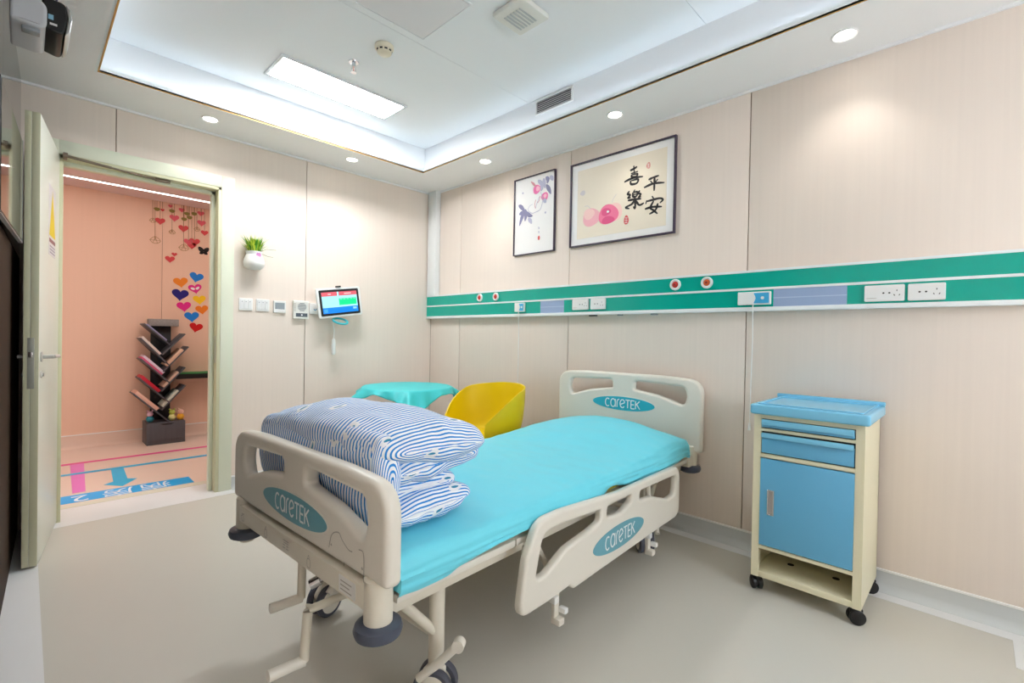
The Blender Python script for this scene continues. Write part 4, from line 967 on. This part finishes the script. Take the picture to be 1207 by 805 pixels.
# tree bookshelf
BY = 5.80
bs = empty('tree_bookshelf', (.995, CY-.14, 0), label='charcoal tree-shaped bookshelf against the corridor wall', cat='bookshelf')
BO = Vector((.995, CY-.14, 0))
def bsb(name, a, b, m, par=None, bev=.002): return box(name, Vector(a)-BO, Vector(b)-BO, m, par or bs, bev)
bsb('base_box', (.83, 5.72, 0), (1.142, 5.975, .215), SHELF)
dw_ = bsb('drawer', (.842, 5.712, .045), (1.13, 5.721, .206), SHELF); 
nb = B(); nb.quad(Vector((.93, 5.7112, .204))-BO, Vector((1.05, 5.7112, .204))-BO, Vector((1.02, 5.7112, .190))-BO, Vector((.96, 5.7112, .190))-BO); nb.done('finger_notch', BLACK, dw_, 0)
bsb('column', (.888, 5.94, .215), (1.052, 5.975, 1.165), SHELFD)
tpz = bsb('top_plate', (.858, 5.86, 1.165), (1.105, 5.975, 1.235), mat('top_plate_grey', (150, 146, 142), .6, var=.25, vscale=(60, 60, 60)))
slats = []
for a, b_ in (((169, 381), (199.7, 406)), ((188.8, 417.7), (215.6, 393)), ((165, 398), (197.7, 429)), ((189.8, 437), (219.6, 408)), ((165, 422), (198.7, 450)), ((188, 460), (215.6, 432)), ((163.4, 444.5), (198, 472.6)), ((188, 482), (216, 453)), ((156.7, 463), (198, 495))):
    p, q_ = at(*a, 1, BY), at(*b_, 1, BY); d = (q_-p); L_ = d.length; an = math.atan2(d.z, d.x)
    M4 = Matrix.Translation(Vector((p.x, 0, p.z))-Vector((BO.x, 0, BO.z)))@Matrix.Rotation(-an, 4, 'Y')
    B().box((0, -.14, -.012), (L_, .10, 0), .001).done('shelf_board', SHELF, bs, None, M4); slats.append((p, d.normalized(), L_, an))
bk_ = [(0, .02, .22, .012, (150, 150, 186), 'slim lilac book on the topmost left shelf'), (2, .0, .22, .022, (228, 214, 206), 'white book on the second left shelf'),
       (3, .06, .21, .028, (228, 190, 164), 'beige book on the second right shelf'), (4, .0, .23, .018, (214, 86, 128), 'pink book at the bottom of the third left shelf'), (4, .0, .23, .022, (222, 206, 222), 'pale lilac book stacked on the pink book'),
       (5, .04, .19, .020, (214, 180, 158), 'beige book on the third right shelf'), (6, .0, .21, .030, (196, 26, 52), 'red book on the fourth left shelf'), (7, .03, .20, .022, (206, 214, 198), 'pale green book on the fourth right shelf'), (8, .0, .25, .034, (232, 186, 166), 'salmon book on the lowest left shelf')]
stack = {}
for i, s0, L_, th, c, lab in bk_:
    p, d, LL_, an = slats[i]; n_ = Vector((-d.z, 0, d.x)); n_ = n_ if n_.z > 0 else -n_
    if d.x > 0 and d.z < 0: s = s0+.0
    else: s = s0
    hgt = stack.get(i, 0); stack[i] = hgt+th
    base = p+d*(s+L_/2)+n_*(hgt+.0003)
    bb = B(); bb.box((-L_/2, -.135, 0), (L_/2, .08, th), .001)
    o = bb.done('book', mat('book_%d_%d_%d' % c, c, .5)); o.location = (base.x, CY-.14, base.z); o.rotation_euler = (0, -an, 0); tag(o, lab, 'book', 'books on the tree bookshelf')
# soft toys on the base box
def toy(x, cols, label, s=1):
    t = empty('plush_toy', (x, 5.78, .215), label=label, cat='toy', group='toys on the bookshelf base')
    for nm, z, r, c in (('body', .035, .034, cols[0]), ('head', .085, .028, cols[1])):
        B().lathe([(0, -r), (r*.6, -r*.8), (r, 0), (r*.6, r*.8), (0, r)], (0, 0, z*s), n=16).done(nm, flat('plush_%d_%d_%d' % c, c, .8), t, 80)
    for k in (-1, 1): B().lathe([(0, -.012), (.01, 0), (0, .012)], (k*.02, 0, .115*s), n=10).done('ear', flat('plush_%d_%d_%d' % cols[1], cols[1]), t, 80)
toy(.862, ((40, 130, 150), (232, 196, 214)), 'small teal and pink plush toy on the bookshelf base')
toy(1.04, ((224, 220, 150), (190, 206, 90)), 'small lime plush toy on the bookshelf base'); toy(1.112, ((236, 176, 50), (232, 190, 170)), 'small orange plush toy on the bookshelf base')
# green topped shelf
t = empty('wall_shelf', (1.5, CY, .63), label='black shelf with a green top on the corridor wall', cat='shelf')
box('board', (-.42, -.22, 0), (.7, 0, .05), BLACK, t, .002); box('green_mat', (-.42, -.215, .05), (.7, -.002, .058), flat('mat_green', (36, 134, 66)), t)
# heart wall stickers
def heart(w):
    pts = []
    for k in range(40):
        a = 2*PI*k/40; pts.append((w/32*16*math.sin(a)**3, w/32*(13*math.cos(a)-5*math.cos(2*a)-2*math.cos(3*a)-math.cos(4*a))*.92))
    return pts
for px, py, w_, c, rot, lab in ((213, 332.4, .13, (240, 138, 30), 8, 'upper orange heart sticker'), (231.5, 326.6, .13, (18, 128, 220), -10, 'topmost blue heart sticker'), (230, 340, .125, (226, 42, 138), 12, 'magenta heart sticker with a white butterfly'), (212.4, 347, .15, (26, 14, 120), -4, 'navy blue heart sticker'), (235, 353, .12, (250, 204, 20), 6, 'yellow heart sticker'), (216.8, 361, .13, (230, 36, 140), 6, 'plain pink heart sticker'), (238, 364.7, .12, (242, 132, 30), 8, 'lower orange heart sticker by the door frame'), (226, 373, .135, (18, 128, 220), 4, 'lower blue heart sticker'), (231, 385.7, .125, (206, 8, 14), -10, 'red heart sticker, lowest of the group')):
    p = at(px, py, 1, CY)
    o = curve2d('heart_sticker', [heart(w_)], .002, 0, flat('heart_%d_%d_%d' % c, c, .45), frame_xf((0, 0, 0), (1, 0, 0), (0, 0, 1), (0, -1, 0)), None, 0)
    o.location = (p.x, CY-.0015, p.z); o.rotation_euler = (0, math.radians(-rot), 0); tag(o, lab+' on the corridor wall', 'sticker', 'heart stickers on the corridor wall')
    if 'butterfly' in lab: 
        for k in (-1, 1): blob('butterfly_wing', k*.022, .0, .02, .012, PAPER, frame_xf((0, -.002, 0), (1, 0, 0), (0, 0, 1), (0, -1, 0)), o, .0006, k*.5)
# hanging heart garland printed on the wall
ga = empty('heart_garland_sticker', (1.17, CY, 2.0), label='wall sticker of hanging red hearts and gold lanterns in the corridor', cat='sticker')
GO = Vector((1.17, CY, 2.0)); ZG = lambda x, y: at(150+x/3.655, 180+y/3.655, 1, CY-.002)-GO
STR = flat('string_brown', (150, 110, 70)); HR = [flat('heart_red', (212, 66, 70)), flat('heart_rose', (226, 92, 108))]; GLD = flat('lantern_gold', (170, 130, 70)); OLV = flat('lantern_olive', (134, 126, 48))
topy = 200
def gstr(x, y):
    a, b_ = ZG(x, topy), ZG(x, y); B().tube([a, b_], .0018, 6).done('string', STR, ga)
def ght(x, y, w_, m, k=0):
    p = ZG(x, y); o = curve2d('heart', [heart(w_)], .002, 0, m, frame_xf(p, (1, 0, 0), (0, 0, 1), (0, -1, 0)), ga, 0)
for x, y, w_, m in ((152, 247, .035, 0), (142, 294, .085, 0), (186, 230, .04, 1), (203, 281, .085, 1), (235, 247, .055, 1), (242, 326, .09, 0), (264, 384, .085, 1), (290, 384, .10, 0), (278, 400, .085, 0), (317, 262, .065, 1), (320, 303, .08, 1), (333, 345, .07, 0)):
    gstr(x, y-4); ght(x, y, w_, HR[m])
ght(203, 438, .05, HR[0]); ght(184, 458, .085, HR[0])
for x, y in ((120, 377), (193, 342), (243, 410), (300, 330), (110, 292)):
    gstr(x, y); p = ZG(x, y); w_ = .055 if y > 360 else .035
    lns = [([Vector((-w_*.8, 0)), Vector((0, w_*.7)), Vector((w_*.8, 0)), Vector((w_*.35, -w_*.5)), Vector((-w_*.35, -w_*.5)), Vector((-w_*.8, 0))], .004), ([Vector((-w_*.8, 0)), Vector((w_*.8, 0))], .003), ([Vector((0, w_*.7)), Vector((-w_*.35, -w_*.5))], .003), ([Vector((0, w_*.7)), Vector((w_*.35, -w_*.5))], .003)]
    strokes('lantern', lns, GLD, frame_xf(p, (1, 0, 0), (0, 0, 1), (0, -1, 0)), ga)
for x, y in ((128, 243), (193, 251), (258, 263), (245, 286), (268, 279), (288, 263)):
    gstr(x, y); p = ZG(x, y); blob('bauble', 0, 0, .026, .018, OLV, frame_xf(p, (1, 0, 0), (0, 0, 1), (0, -1, 0)), ga)
p = at(240, 296, 1, CY-.002)
o = empty('butterfly_sticker', p, label='black butterfly sticker beside the hanging hearts', cat='sticker')
for k in (-1, 1):
    blob('wing', k*.025, .015, .032, .022, BLACK, frame_xf((0, 0, 0), (1, 0, 0), (0, 0, 1), (0, -1, 0)), o, .0006, k*.8); blob('wing', k*.018, -.02, .022, .016, BLACK, frame_xf((0, 0, 0), (1, 0, 0), (0, 0, 1), (0, -1, 0)), o, .0006, -k*.6)
